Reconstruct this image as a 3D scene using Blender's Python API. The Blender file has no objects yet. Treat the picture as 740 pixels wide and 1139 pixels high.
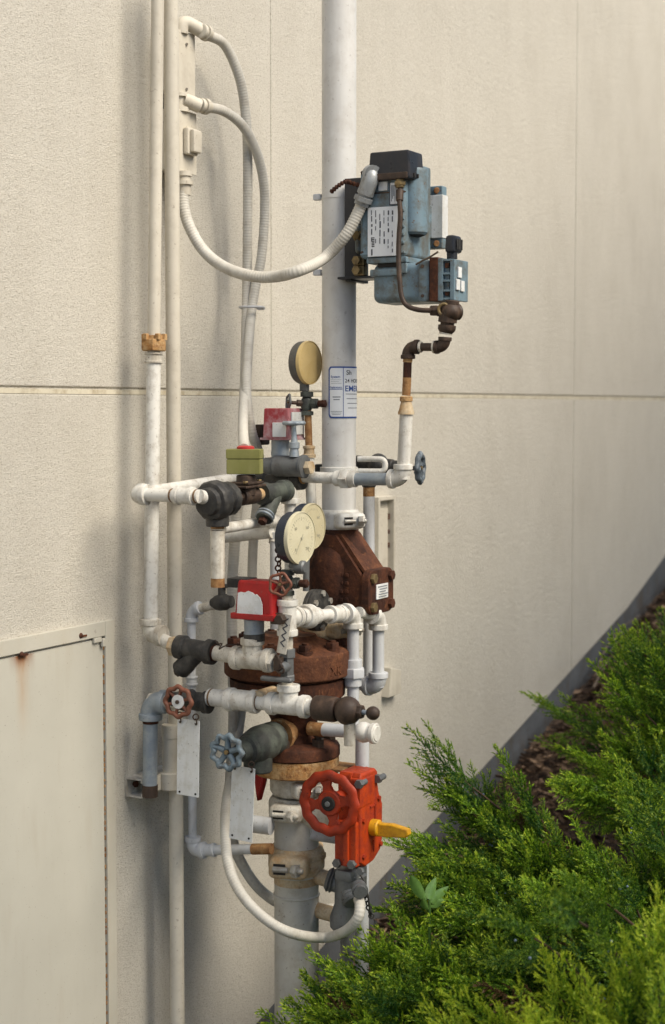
import bpy, bmesh, math, random
import numpy as np

random.seed(7)
RNG = np.random.default_rng(11)
scene = bpy.context.scene
COL = scene.collection

# ------------------------------------------------------------------ camera
FPX = 1800.0                                   # focal length in photo pixels (740 wide)
YAW = math.radians(28.6)                       # angle between the view and the wall
TILT = math.atan(117.5 / FPX)
CAM = np.array([0.0, -2.4, 1.9])
_ca, _sa, _ct, _st = math.cos(YAW), math.sin(YAW), math.cos(TILT), math.sin(TILT)
FWD = np.array([_ca * _ct, _sa * _ct, -_st])
RIGHT = np.array([_sa, -_ca, 0.0])
UPV = np.cross(RIGHT, FWD)
EX, OUT, UP = np.array([1., 0, 0]), np.array([0, -1., 0]), np.array([0, 0, 1.])


def A(*v):
    return np.array(v, float)


def ray(px, py):
    return FWD + (px - 370) / FPX * RIGHT - (py - 569.5) / FPX * UPV


def W(px, py, o):                              # point o metres off the wall
    r = ray(px, py)
    return CAM + r * ((-o - CAM[1]) / r[1])


def N(px, py, X):                              # point in the cross plane X
    r = ray(px, py)
    return CAM + r * ((X - CAM[0]) / r[0])


def V(X, o, py):                               # height on a plumb line
    z0, z1 = -1.0, 6.0
    for _ in range(50):
        m = (z0 + z1) / 2
        d = A(X, -o, m) - CAM
        y = 569.5 - FPX * (d @ UPV) / (d @ FWD)
        if y > py:
            z0 = m
        else:
            z1 = m
    return A(X, -o, (z0 + z1) / 2)


def unit(v):
    v = np.asarray(v, float)
    return v / (np.linalg.norm(v) + 1e-12)


def basis(n):
    n = unit(n)
    h = UP if abs(n[2]) < 0.9 else EX
    u = unit(np.cross(h, n))
    return u, np.cross(n, u), n


# ------------------------------------------------------------------ materials
MATS = {}


def nodes_new(name):
    m = bpy.data.materials.new(name)
    m.use_nodes = True
    nt = m.node_tree
    return m, nt, nt.nodes['Principled BSDF']


def nd(nt, t, **kw):
    n = nt.nodes.new(t)
    for k, v in kw.items():
        if k in n.inputs:
            n.inputs[k].default_value = v
        else:
            setattr(n, k, v)
    return n


def tex(nt, scale, detail=5.0, stretch=None, rough=0.6):
    tc = nt.nodes.new('ShaderNodeTexCoord')
    src = tc.outputs['Object']
    if stretch:
        mp = nt.nodes.new('ShaderNodeMapping')
        mp.inputs['Scale'].default_value = stretch
        nt.links.new(src, mp.inputs['Vector'])
        src = mp.outputs['Vector']
    n = nd(nt, 'ShaderNodeTexNoise', Scale=scale, Detail=detail, Roughness=rough)
    nt.links.new(src, n.inputs['Vector'])
    return n.outputs['Fac']


def ramp(nt, fac, lo, hi, a=0.0, b=1.0):
    r = nd(nt, 'ShaderNodeMapRange')
    r.inputs['From Min'].default_value = lo
    r.inputs['From Max'].default_value = hi
    r.inputs['To Min'].default_value = a
    r.inputs['To Max'].default_value = b
    nt.links.new(fac, r.inputs['Value'])
    return r.outputs['Result']


def mix(nt, fac, a, b):
    m = nd(nt, 'ShaderNodeMix', data_type='RGBA')
    for i, v in ((0, fac), (6, a), (7, b)):
        if isinstance(v, (int, float)):
            m.inputs[i].default_value = v
        elif isinstance(v, (tuple, list)):
            m.inputs[i].default_value = (*v[:3], 1)
        else:
            nt.links.new(v, m.inputs[i])
    return m.outputs[2]


def bump(nt, bs, fac, strength, dist):
    b = nd(nt, 'ShaderNodeBump', Strength=strength, Distance=dist)
    nt.links.new(fac, b.inputs['Height'])
    if bs.inputs['Normal'].is_linked:
        nt.links.new(bs.inputs['Normal'].links[0].from_socket, b.inputs['Normal'])
    nt.links.new(b.outputs['Normal'], bs.inputs['Normal'])


def paint(name, col, rough=0.45, dirt=(0.22, 0.17, 0.11), amt=0.45, chip=(0.10, 0.05, 0.03),
          chips=0.5, metal=0.0, sc=28.0, streak=0.3, bmp=0.25, lo=0.49):
    """Weathered paint: cloudy grime, runs down the height, small chips and specks."""
    m, nt, bs = nodes_new(name)
    c = mix(nt, ramp(nt, tex(nt, sc * 0.35, 6), 0.35, 0.75, 0.0, 1.0), col, [x * 0.82 for x in col])
    c = mix(nt, ramp(nt, tex(nt, sc, 8, None, .68), lo, lo + .2, 0.0, amt), c, dirt)
    c = mix(nt, ramp(nt, tex(nt, sc * 0.8, 5, (1, 1, 0.12)), 0.50, 0.68, 0.0, streak), c, dirt)
    c = mix(nt, ramp(nt, tex(nt, sc * 5.5, 3), 0.655, 0.69, 0.0, chips), c, chip)
    nt.links.new(c, bs.inputs['Base Color'])
    nt.links.new(ramp(nt, tex(nt, sc * 2, 4), 0.3, 0.7, rough - 0.08, rough + 0.2), bs.inputs['Roughness'])
    bs.inputs['Metallic'].default_value = metal
    bs.inputs['Specular IOR Level'].default_value = 0.35
    bump(nt, bs, tex(nt, sc * 7, 4), bmp, 0.0012)
    MATS[name] = m
    return m


def rusty(name, a, b, c, sc=30.0, rough=0.8, lo=0.38, hi=0.62, spec=0.55, bmp=0.6):
    m, nt, bs = nodes_new(name)
    k = mix(nt, ramp(nt, tex(nt, sc, 8, None, 0.7), lo, hi), a, b)
    k = mix(nt, ramp(nt, tex(nt, sc * 1.7, 8, None, 0.75), spec, spec + 0.14), k, c)
    k = mix(nt, ramp(nt, tex(nt, sc * 6, 4), 0.3, 0.7, 0.0, 0.45), k, [x * 0.45 for x in a])
    nt.links.new(k, bs.inputs['Base Color'])
    bs.inputs['Roughness'].default_value = rough
    bs.inputs['Specular IOR Level'].default_value = 0.25
    bump(nt, bs, tex(nt, sc * 5, 6), bmp, 0.003)
    MATS[name] = m
    return m


def plain(name, col, rough=0.6, metal=0.0, var=0.15, sc=60.0):
    m, nt, bs = nodes_new(name)
    c = mix(nt, ramp(nt, tex(nt, sc, 4), 0.3, 0.7), col, [x * (1 - var) for x in col])
    nt.links.new(c, bs.inputs['Base Color'])
    bs.inputs['Roughness'].default_value = rough
    bs.inputs['Metallic'].default_value = metal
    MATS[name] = m
    return m


M_WHITE = paint('white_pipe_paint', (0.71, 0.70, 0.65), 0.42, amt=0.5, chips=0.5, sc=34, streak=.35)
M_WHITE2 = paint('grimy_white_paint', (0.65, 0.62, 0.54), 0.5, amt=0.5, chips=0.9, sc=38, streak=0.55, lo=0.45)
M_RISER2 = paint('weathered_riser_paint', (0.56, 0.545, 0.49), 0.5, dirt=(0.26, 0.19, 0.11), amt=0.4, chips=0.5, sc=16, streak=0.5, lo=0.50)
M_CREAM = paint('cream_conduit_paint', (0.60, 0.56, 0.47), 0.5, amt=0.22, chips=0.35, sc=18, streak=0.15)
M_RISER = paint('riser_paint', (0.655, 0.652, 0.63), 0.4, amt=0.22, chips=0.25, sc=16, streak=0.22)
M_GREYP = paint('pale_grey_pipe_paint', (0.56, 0.58, 0.60), 0.42, amt=0.2, chips=0.3, sc=24, streak=0.15)
M_HOSE = paint('flex_hose_plastic', (0.58, 0.56, 0.50), 0.5, amt=0.3, chips=0.2, sc=22, streak=0.1)
M_GALV = paint('galvanised_steel', (0.28, 0.33, 0.38), 0.45, dirt=(0.42, 0.45, 0.46), amt=0.6, chips=0.3, metal=0.35, sc=36, streak=0.2, lo=0.44)
M_STEEL = paint('dull_grey_steel', (0.17, 0.18, 0.185), 0.45, dirt=(0.08, 0.07, 0.06), amt=0.5, metal=0.4, sc=30)
M_ZINC = paint('dull_zinc', (0.36, 0.385, 0.40), 0.4, dirt=(0.16, 0.14, 0.11), amt=0.7, metal=0.3, sc=34)
M_BLACK = paint('black_cast_iron', (0.028, 0.028, 0.028), 0.5, dirt=(0.09, 0.085, 0.075), amt=0.7, chip=(0.12, 0.07, 0.04), chips=0.5, sc=34, lo=0.45)
M_GREENBLK = paint('green_black_bronze', (0.040, 0.043, 0.040), 0.55, dirt=(0.105, 0.122, 0.100), amt=0.75, chip=(0.02, 0.02, 0.02), sc=26, lo=0.44)
M_BROWNBLK = paint('brown_black_iron', (0.045, 0.030, 0.022), 0.5, dirt=(0.12, 0.075, 0.05), amt=0.7, sc=40)
M_RUST = rusty('rusted_brown_iron', (0.042, 0.017, 0.011), (0.105, 0.037, 0.018), (0.23, 0.088, 0.034), 20, 0.75, lo=.42, hi=.60, spec=.56)
M_RUSTL = rusty('light_red_rust', (0.075, 0.029, 0.016), (0.145, 0.055, 0.025), (0.24, 0.10, 0.042), 22, 0.75, bmp=.8)
M_ORANGE = rusty('orange_rust', (0.40, 0.20, 0.065), (0.54, 0.37, 0.19), (0.15, 0.055, 0.02), 26, 0.85, 0.4, 0.6, .52, .8)
M_RUSTWHITE = rusty('rust_stained_white', (0.58, 0.48, 0.33), (0.48, 0.30, 0.14), (0.22, 0.09, 0.035), 26, 0.7, 0.42, 0.66, 0.58)
M_RUSTPIPE = rusty('rust_run_pipe', (0.42, 0.24, 0.10), (0.20, 0.08, 0.03), (0.52, 0.40, 0.24), 30, 0.75)
M_SEAM = rusty('rusty_joint', (0.26, 0.17, 0.09), (0.14, 0.065, 0.03), (0.45, 0.38, 0.28), 60, 0.8)
M_RED = paint('red_enamel', (0.40, 0.016, 0.016), 0.35, dirt=(0.14, 0.02, 0.02), amt=0.5, chip=(0.2, 0.1, 0.08), chips=0.4, sc=24, lo=0.46)
M_PINK = paint('sun_faded_red_paint', (0.34, 0.040, 0.050), 0.55, dirt=(0.50, 0.40, 0.42), amt=0.85, chip=(0.1, 0.02, 0.02), chips=0.5, sc=13, streak=0.5, lo=0.4)
M_ORED = paint('orange_red_enamel', (0.47, 0.050, 0.006), 0.5, dirt=(0.22, 0.022, 0.012), amt=0.75, chip=(0.05, 0.018, 0.012), chips=1.0, sc=30, bmp=.6, lo=0.44)
M_ORED2 = paint('dark_wheel_red', (0.38, 0.034, 0.006), 0.5, dirt=(0.17, 0.025, 0.014), amt=0.7, chip=(0.06, 0.02, 0.015), chips=0.8, sc=30, lo=0.45)
M_YELLOW = paint('yellow_enamel', (0.70, 0.37, 0.012), 0.42, dirt=(0.34, 0.15, 0.02), amt=0.6, chips=0.9, sc=34, lo=.45)
M_GREENBOX = paint('olive_green_box_paint', (0.20, 0.20, 0.060), 0.55, dirt=(0.28, 0.27, 0.11), amt=0.6, chips=0.3, sc=20, streak=0.4)
M_BLUE = paint('blue_grey_compressor_paint', (0.165, 0.245, 0.295), 0.42, dirt=(0.10, 0.092, 0.072), amt=0.9, chip=(0.13, 0.07, 0.03), chips=0.8, sc=21, streak=0.65, lo=0.43)
M_BLUEWHEEL = paint('blue_wheel_paint', (0.16, 0.215, 0.255), 0.5, dirt=(0.09, 0.08, 0.07), amt=0.9, sc=60)
M_BROWNWHEEL = paint('red_brown_wheel_paint', (0.20, 0.075, 0.045), 0.5, dirt=(0.08, 0.05, 0.04), amt=0.6, sc=50)
M_STEELB = paint('scuffed_blue_black_wheel', (0.07, 0.09, 0.11), 0.45, dirt=(0.25, 0.29, 0.32), amt=0.7, sc=50)
M_PLASTIC = paint('black_plastic', (0.022, 0.025, 0.032), 0.35, dirt=(0.06, 0.05, 0.045), amt=0.4, chip=(0.1, 0.1, 0.1), chips=0.1, sc=20)
M_BRASS = paint('tarnished_brass', (0.26, 0.19, 0.09), 0.4, dirt=(0.08, 0.06, 0.04), amt=0.7, metal=0.5, sc=50)
M_BOLT = paint('zinc_bolt', (0.45, 0.44, 0.40), 0.4, dirt=(0.2, 0.12, 0.06), amt=0.6, metal=0.5, sc=60)
M_STEELD = paint('dark_grey_case', (0.10, 0.10, 0.095), 0.45, dirt=(0.2, 0.18, 0.14), amt=0.5, sc=30)
M_DIAL = paint('aged_dial_face', (0.64, 0.60, 0.43), 0.4, dirt=(0.5, 0.44, 0.27), amt=0.5, chips=0.2, sc=26, streak=0.2)
M_DIALT = paint('tanned_dial_face', (0.52, 0.47, 0.31), 0.4, dirt=(0.42, 0.36, 0.2), amt=0.5, chips=0.2, sc=26, streak=0.2)
M_DIALY = paint('yellowed_dial_lens', (0.66, 0.50, 0.23), 0.35, dirt=(0.54, 0.37, 0.13), amt=0.5, chips=0.1, sc=24, streak=0.2)
M_GAUGE = paint('dark_blue_gauge_case', (0.020, 0.028, 0.045), 0.32, dirt=(0.06, 0.065, 0.075), amt=0.4, chips=0.2, sc=30)
M_TAG = paint('white_tag_plate', (0.74, 0.76, 0.76), 0.4, dirt=(0.40, 0.38, 0.30), amt=0.5, chip=(0.10, 0.09, 0.08), chips=0.5, sc=26, streak=0.3)
M_INK = plain('printed_ink', (0.05, 0.055, 0.07), 0.6)
M_GREYINK = plain('faded_print', (0.20, 0.22, 0.25), 0.6)
M_DIALINK = plain('faint_dial_print', (0.46, 0.44, 0.33), 0.6)
M_BLUEINK = plain('blue_print', (0.02, 0.07, 0.28), 0.5)
M_STICKER = plain('white_sticker', (0.70, 0.73, 0.76), 0.35, var=0.05)
M_DARK = plain('dark_gap', (0.02, 0.018, 0.016), 0.9)
M_REDSEAL = plain('red_rubber_ring', (0.45, 0.03, 0.03), 0.5)
M_DOOR = paint('cream_door_paint', (0.55, 0.53, 0.455), 0.42, dirt=(0.46, 0.39, 0.28), amt=0.25, chips=0.25, sc=9, streak=0.25, bmp=0.1)
M_TWIG = plain('grey_bark', (0.16, 0.12, 0.085), 0.9, var=0.4)
M_STEM = plain('juniper_bark', (0.10, 0.06, 0.035), 0.9, var=0.5)


# ------------------------------------------------------------------ mesh builder
class MB:
    def __init__(s):
        s.v, s.f, s.p = [], [], []

    def add(s, verts, faces):
        b = len(s.v)
        s.p.append((b, b + len(verts), len(s.f), len(s.f) + len(faces)))
        s.v.extend([np.asarray(x, float) for x in verts])
        s.f.extend([[i + b for i in f] for f in faces])
        return s

    def tube(s, pts, r, seg=20, caps=True):
        pts = [np.asarray(p, float) for p in pts]
        n = len(pts)
        rs = r if isinstance(r, (list, tuple, np.ndarray)) else [r] * n
        t = [unit(pts[min(i + 1, n - 1)] - pts[max(i - 1, 0)]) for i in range(n)]
        u, w, _ = basis(t[0])
        vs, fs = [], []
        for i in range(n):
            if i:
                u = unit(u - t[i] * (u @ t[i]))
                w = np.cross(t[i], u)
            for k in range(seg):
                q = 2 * math.pi * k / seg
                vs.append(pts[i] + rs[i] * (math.cos(q) * u + math.sin(q) * w))
        for i in range(n - 1):
            for k in range(seg):
                k2 = (k + 1) % seg
                fs.append([i * seg + k, i * seg + k2, (i + 1) * seg + k2, (i + 1) * seg + k])
        if caps:
            fs.append(list(range(seg))[::-1])
            fs.append([(n - 1) * seg + k for k in range(seg)])
        return s.add(vs, fs)

    def lathe(s, o, axis, prof, seg=32, lobes=0, amp=0.0):
        u, w, n = basis(axis)
        o = np.asarray(o, float)
        vs, fs = [], []
        for (t, r) in prof:
            for k in range(seg):
                q = 2 * math.pi * k / seg
                rr = max(r, 1e-5) * (1 + amp * math.cos(lobes * q)) if lobes else max(r, 1e-5)
                vs.append(o + n * t + rr * (math.cos(q) * u + math.sin(q) * w))
        m = len(prof)
        for i in range(m - 1):
            for k in range(seg):
                k2 = (k + 1) % seg
                fs.append([i * seg + k, i * seg + k2, (i + 1) * seg + k2, (i + 1) * seg + k])
        fs.append(list(range(seg))[::-1])
        fs.append([(m - 1) * seg + k for k in range(seg)])
        return s.add(vs, fs)

    def cyl(s, a, b, r, seg=24, bev=0.0):
        a, b = np.asarray(a, float), np.asarray(b, float)
        L = np.linalg.norm(b - a)
        if bev:
            return s.lathe(a, b - a, [(0, r - bev), (bev, r), (L - bev, r), (L, r - bev)], seg)
        return s.lathe(a, b - a, [(0, r), (L, r)], seg)

    def hexn(s, c, axis, r, h):
        return s.lathe(np.asarray(c) - unit(axis) * h / 2, axis, [(0, r * .93), (h * .12, r), (h * .88, r), (h, r * .93)], 6)

    def ball(s, c, r, axis=UP, sq=1.0, seg=24, n=12):
        prof = [(-r * sq * math.cos(math.pi * i / n), r * math.sin(math.pi * i / n)) for i in range(n + 1)]
        return s.lathe(c, axis, prof, seg)

    def torus(s, c, axis, R, r, seg=40, ms=12, lobes=0, amp=0.0, arc=2 * math.pi, flat=1.0):
        u, w, n = basis(axis)
        c = np.asarray(c, float)
        vs, fs = [], []
        for k in range(seg):
            q = arc * k / seg
            d = math.cos(q) * u + math.sin(q) * w
            RR = R * (1 + amp * math.cos(lobes * q))
            for j in range(ms):
                p = 2 * math.pi * j / ms
                vs.append(c + d * (RR + r * math.cos(p)) + n * r * flat * math.sin(p))
        for k in range(seg):
            k2 = (k + 1) % seg
            for j in range(ms):
                j2 = (j + 1) % ms
                fs.append([k * ms + j, k2 * ms + j, k2 * ms + j2, k * ms + j2])
        return s.add(vs, fs)

    def from_bm(s, bm, f=None):
        bm.verts.index_update()
        s.add([f(np.array(v.co)) if f else np.array(v.co) for v in bm.verts], [[v.index for v in x.verts] for x in bm.faces])
        bm.free()
        return s

    def box(s, c, size, axes=(EX, -OUT, UP), bev=0.0, seg=2, taper=None):
        bm = bmesh.new()
        bmesh.ops.create_cube(bm, size=1.0)
        for v in bm.verts:
            k = 1.0
            if taper and v.co.z > 0:
                v.co.x *= taper
                v.co.y *= taper
            v.co.x *= size[0]; v.co.y *= size[1]; v.co.z *= size[2]
        if bev:
            bmesh.ops.bevel(bm, geom=list(bm.edges), offset=bev, segments=seg, profile=0.5, affect='EDGES')
        c = np.asarray(c, float)
        return s.from_bm(bm, lambda p: c + p[0] * axes[0] + p[1] * axes[1] + p[2] * axes[2])

    def prism(s, poly, o, u, v, n, depth, bev=0.0, seg=2):
        bm = bmesh.new()
        vs = [bm.verts.new((p[0], p[1], 0)) for p in poly]
        f = bm.faces.new(vs)
        r = bmesh.ops.extrude_face_region(bm, geom=[f])
        for g in r['geom']:
            if isinstance(g, bmesh.types.BMVert):
                g.co.z += depth
        bmesh.ops.recalc_face_normals(bm, faces=list(bm.faces))
        if bev:
            es = [e for e in bm.edges if abs(e.verts[0].co.z - e.verts[1].co.z) < 1e-7 and e.verts[0].co.z > depth / 2]
            bmesh.ops.bevel(bm, geom=es, offset=bev, segments=seg, profile=0.5, affect='EDGES')
        o = np.asarray(o, float)
        return s.from_bm(bm, lambda p: o + p[0] * u + p[1] * v + p[2] * n)

    def build(s, name, mat, parent=None, angle=38, base=None):
        base = np.array(parent['_loc']) if parent is not None else (np.zeros(3) if base is None else np.asarray(base, float))
        me = bpy.data.meshes.new(name)
        me.from_pydata([tuple(x - base) for x in s.v], [], s.f)
        me.materials.append(mat)
        bm = bmesh.new()
        bm.from_mesh(me)
        bmesh.ops.recalc_face_normals(bm, faces=list(bm.faces))
        bm.to_mesh(me)
        bm.free()
        me.polygons.foreach_set('use_smooth', [True] * len(me.polygons))
        me.set_sharp_from_angle(angle=math.radians(angle))
        o = bpy.data.objects.new(name, me)
        COL.objects.link(o)
        wn = o.modifiers.new('weighted_normal', 'WEIGHTED_NORMAL')
        wn.keep_sharp = True
        wn.weight = 90
        if parent is not None:
            o.parent = parent
        else:
            o.location = base
        o['_loc'] = [float(x) for x in base]
        return o


def build_each(mb, name, mat, root):
    """Pieces that touch stay together; pieces that stand apart become parts of their own."""
    n = len(mb.p)
    bb = [(np.min(mb.v[a:b], 0) - .0008, np.max(mb.v[a:b], 0) + .0008) for a, b, _, _ in mb.p]
    lab = list(range(n))
    for i in range(n):
        for j in range(i):
            if np.all(bb[i][0] <= bb[j][1]) and np.all(bb[j][0] <= bb[i][1]):
                li, lj = lab[i], lab[j]
                lab = [lj if x == li else x for x in lab]
    for l in dict.fromkeys(lab):
        m = MB()
        for i in range(n):
            if lab[i] == l:
                a, b, f0, f1 = mb.p[i]
                m.add(mb.v[a:b], [[k - a for k in f] for f in mb.f[f0:f1]])
        m.build(name, mat, root)


def thing(name, label, cat, loc, group=None):
    o = bpy.data.objects.new(name, None)
    o.empty_display_size = 0.05
    o.location = tuple(loc)
    COL.objects.link(o)
    o['_loc'] = [float(x) for x in loc]
    tag(o, label, cat, group)
    return o


def tag(o, label=None, cat=None, group=None, kind=None):
    if label: o['label'] = label
    if cat: o['category'] = cat
    if group: o['group'] = group
    if kind: o['kind'] = kind
    return o


def clean_loc():
    for o in bpy.data.objects:
        if '_loc' in o:
            del o['_loc']


def fillet(pts, rad, n=7):
    pts = [np.asarray(p, float) for p in pts]
    out = [pts[0]]
    for i in range(1, len(pts) - 1):
        a, b = unit(pts[i - 1] - pts[i]), unit(pts[i + 1] - pts[i])
        p, q = pts[i] + a * rad, pts[i] + b * rad
        for k in range(n + 1):
            t = k / n
            out.append((1 - t) ** 2 * p + 2 * t * (1 - t) * pts[i] + t * t * q)
    out.append(pts[-1])
    return out


def spline(pts, n=12):
    P = [np.asarray(p, float) for p in pts]
    P = [2 * P[0] - P[1]] + P + [2 * P[-1] - P[-2]]
    out = []
    for i in range(1, len(P) - 2):
        for k in range(n):
            t = k / n
            out.append(0.5 * (2 * P[i] + (P[i + 1] - P[i - 1]) * t + (2 * P[i - 1] - 5 * P[i] + 4 * P[i + 1] - P[i + 2]) * t * t
                              + (3 * P[i] - P[i - 1] - 3 * P[i + 1] + P[i + 2]) * t ** 3))
    out.append(P[-2])
    return out


# ------------------------------------------------------------------ pipe fittings (each a part of a run)
def seam(root, c, d, r):
    d = unit(d)
    m = MB().lathe(np.asarray(c) - d * .004, d, [(.001, r * .99), (.002, r * 1.025), (.0055, r * 1.025), (.0065, r * .99)], 24)
    m.build('rust_seam', M_SEAM, root)


def pipe(root, a, b, r, mat, name='pipe'):
    return MB().cyl(a, b, r, 28).build(name, mat, root)


def elbow(root, p, d1, d2, r, mat, k=1.7, name='elbow'):
    p, d1, d2 = np.asarray(p, float), unit(d1), unit(d2)
    R = r * k
    a, b = p + d1 * R, p + d2 * R
    pts = [(1 - t) ** 2 * a + 2 * t * (1 - t) * (p + (d1 + d2) * r * 0.12) + t * t * b for t in np.linspace(0, 1, 9)]
    m = MB().tube(pts, r * 1.24, 24)
    for q, d in ((a, d1), (b, d2)):
        m.lathe(q - d * r * .25, d, [(0, r * 1.2), (r * .12, r * 1.44), (r * .75, r * 1.46), (r * .88, r * 1.38), (r * .88, r * .9)], 24)
    return m.build(name, mat, root)


def collar(m, c, d, r, L, k=1.42):
    d = unit(d)
    m.lathe(np.asarray(c) - d * L / 2, d, [(0, r * .95), (0, r * k * .96), (L * .12, r * k), (L * .88, r * k), (L, r * k * .96), (L, r * .95)], 28)


def tee(root, c, ax, br, r, mat, L=None, name='tee', brs=1.0):
    c = np.asarray(c, float)
    L = L or r * 4.6
    ax, br = unit(ax), unit(br)
    m = MB().cyl(c - ax * L / 2, c + ax * L / 2, r * 1.22, 26)
    for s in (-1, 1):
        collar(m, c + ax * s * L * .42, ax, r, L * .17)
    m.cyl(c, c + br * r * 2.3, r * 1.18 * brs, 24)
    collar(m, c + br * r * 2.1, br, r * brs, r * .8)
    return m.build(name, mat, root)


def union(root, c, ax, r, mat, L=None, name='union', k=1.75):
    c = np.asarray(c, float)
    ax = unit(ax)
    L = L or r * 3.4
    m = MB()
    m.hexn(c, ax, r * k, L * .36)
    collar(m, c + ax * L * .33, ax, r, L * .32, 1.36)
    collar(m, c - ax * L * .33, ax, r, L * .32, 1.30)
    return m.build(name, mat, root)


def coupling(root, c, ax, r, mat, L=None, name='coupling'):
    m = MB()
    c = np.asarray(c, float)
    ax = unit(ax)
    L = L or r * 2.4
    m.cyl(c - ax * L / 2, c + ax * L / 2, r * 1.24, 26)
    for s in (-1, 1):
        collar(m, c + ax * s * L * .4, ax, r, L * .22, 1.4)
    return m.build(name, mat, root)


def handwheel(root, c, ax, R, mat, spokes=5, rim=0.1, lobes=0, amp=0.0, nut=None, dish=0.12, plate=None, wide=0.2):
    c, ax = np.asarray(c, float), unit(ax)
    u, w, n = basis(ax)
    m = MB().torus(c, ax, R * (1 - rim), R * rim, 48, 10, lobes, amp)
    m.cyl(c - ax * R * (.12 + dish), c + ax * R * (.10 - dish), R * .26, 20, R * .03)
    for k in range(spokes):
        q = 2 * math.pi * k / spokes + .3
        d = math.cos(q) * u + math.sin(q) * w
        m.tube([c + d * R * .2 - ax * R * dish, c + d * R * .55 - ax * R * dish * .8, c + d * R * (1 - rim)], [R * wide * .62, R * wide * .5, R * wide * .62], 10)
    o = m.build('handwheel', mat, root)
    if plate:
        b = MB().cyl(c - ax * R * dish * .5, c + ax * R * (.14 - dish), R * .42, 28, R * .02).build('centre_plate', plate, o)
    if nut:
        MB().hexn(c + ax * R * (.17 - dish), ax, R * .13, R * .16).build('wheel_nut', nut, o)
    return o


def bolt(m, c, ax, r, L, head=1.7):
    c, ax = np.asarray(c, float), unit(ax)
    m.cyl(c, c + ax * L, r, 12)
    m.hexn(c + ax * L, ax, r * head, r * 1.4)


def ribbed(root_name, label, path, r, mat, group, pitch=0.0075, amp=0.032, seg=18):
    """A ribbed flexible conduit along a path, one mesh."""
    pts = np.array(spline(path, 24))
    d = np.r_[0, np.cumsum(np.linalg.norm(np.diff(pts, axis=0), axis=1))]
    nn = int(d[-1] / pitch * 4)
    s = np.linspace(0, d[-1], nn)
    q = np.stack([np.interp(s, d, pts[:, i]) for i in range(3)], 1)
    for _ in range(3):
        q[1:-1] = (q[:-2] + 2 * q[1:-1] + q[2:]) / 4
    rr = [r * (1 + amp * (1 if (i % 4) < 2 else -0.6)) for i in range(nn)]
    root = thing(root_name, label, 'conduit', path[0], group)
    MB().tube(list(q), rr, seg).build('hose', mat, root, angle=80)
    return root, q


def connector(root, c, d, r, mat, name='connector'):
    """Compression fitting on a flexible conduit's end."""
    c, d = np.asarray(c, float), unit(d)
    m = MB()
    m.lathe(c, d, [(0, r * 1.1), (r * .2, r * 1.45), (r * .9, r * 1.45), (r * 1.0, r * 1.2), (r * 1.3, r * 1.2), (r * 1.35, r * 1.6), (r * 2.1, r * 1.6), (r * 2.2, r * 1.3), (r * 2.8, r * 1.25), (r * 2.8, r * .9)], 24)
    return m.build(name, mat, root)


def text_mesh(s, size, mat, name, root, place, depth=0.0006, align='LEFT'):
    cu = bpy.data.curves.new(name, 'FONT')
    cu.body = s
    cu.size = size
    cu.extrude = depth / 2
    cu.align_x = align
    cu.offset = size * .012
    ob = bpy.data.objects.new('lettering_source', cu)
    COL.objects.link(ob)
    dg = bpy.context.evaluated_depsgraph_get()
    me = bpy.data.meshes.new_from_object(ob.evaluated_get(dg))
    m = MB()
    m.add([place(np.array(v.co)) for v in me.vertices], [list(p.vertices) for p in me.polygons])
    bpy.data.objects.remove(ob)
    bpy.data.meshes.remove(me)
    return m.build(name, mat, root)


def facebox(X0, X1, pl, pr, pt, pb, bev=0.003, m=None, taper=None, seg=2):
    """Box whose face towards the camera side (at X0) spans the given outline."""
    ym, xm = (pt + pb) / 2, (pl + pr) / 2
    o0, o1 = -N(pl, ym, X0)[1], -N(pr, ym, X0)[1]
    z1, z0 = N(xm, pt, X0)[2], N(xm, pb, X0)[2]
    m = m or MB()
    m.box(((X0 + X1) / 2, -(o0 + o1) / 2, (z0 + z1) / 2), (abs(X1 - X0), abs(o1 - o0), z1 - z0), bev=bev, taper=taper, seg=seg)
    return m

# ================================================================== SETTING
def zf(x):                                     # lower edge of the render coat, follows the rising ground
    return float(np.interp(x, [-6, 3.4, 4.014, 4.681, 5.793, 7.30, 7.88, 8.6, 16], [-.05, -.03, .122, .31, .578, .955, 1.15, 1.47, 1.9]))


def gz(x, y):                                  # soil level
    b = np.interp(x, [-8, 3.2, 3.9, 4.7, 5.8, 7.3, 7.9, 8.6, 16], [-.16, -.16, -.02, .17, .45, .83, 1.0, 1.3, 1.7])
    o = -y
    return b - 0.05 * np.clip(o - .5, 0, 6)


ZG = W(300, 437.5, 0)[2]                       # horizontal groove
XJ1, XJ2 = W(302, 300, 0)[0], W(640, 300, 0)[0]

# render-coated wall -------------------------------------------------
m, nt, bs = nodes_new('sand_textured_render')
big = tex(nt, 1.3, 5, (1, 1, .6))
streak = tex(nt, 7.0, 6, (1, 1, 0.10), 0.65)
c = mix(nt, ramp(nt, big, .3, .7), (0.665, 0.632, 0.552), (0.60, 0.57, 0.495))
c = mix(nt, ramp(nt, tex(nt, 5, 7, (1, 1, .55), .7), .45, .70, 0, .35), c, (0.50, 0.465, 0.39))
c = mix(nt, ramp(nt, streak, .52, .75, 0, .10), c, (0.40, 0.36, 0.29))
c = mix(nt, ramp(nt, tex(nt, 150, 3, (1, 1, 1.5)), .54, .66, 0, .65), c, (0.36, 0.315, 0.25))
c = mix(nt, ramp(nt, tex(nt, 330, 2), .60, .70, 0, .75), c, (0.22, 0.19, 0.15))
nt.links.new(c, bs.inputs['Base Color'])
bs.inputs['Roughness'].default_value = 0.9
bs.inputs['Specular IOR Level'].default_value = 0.2
bump(nt, bs, tex(nt, 210, 6, (1, 1, 1.5), .7), 1.0, 0.0045)
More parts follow.
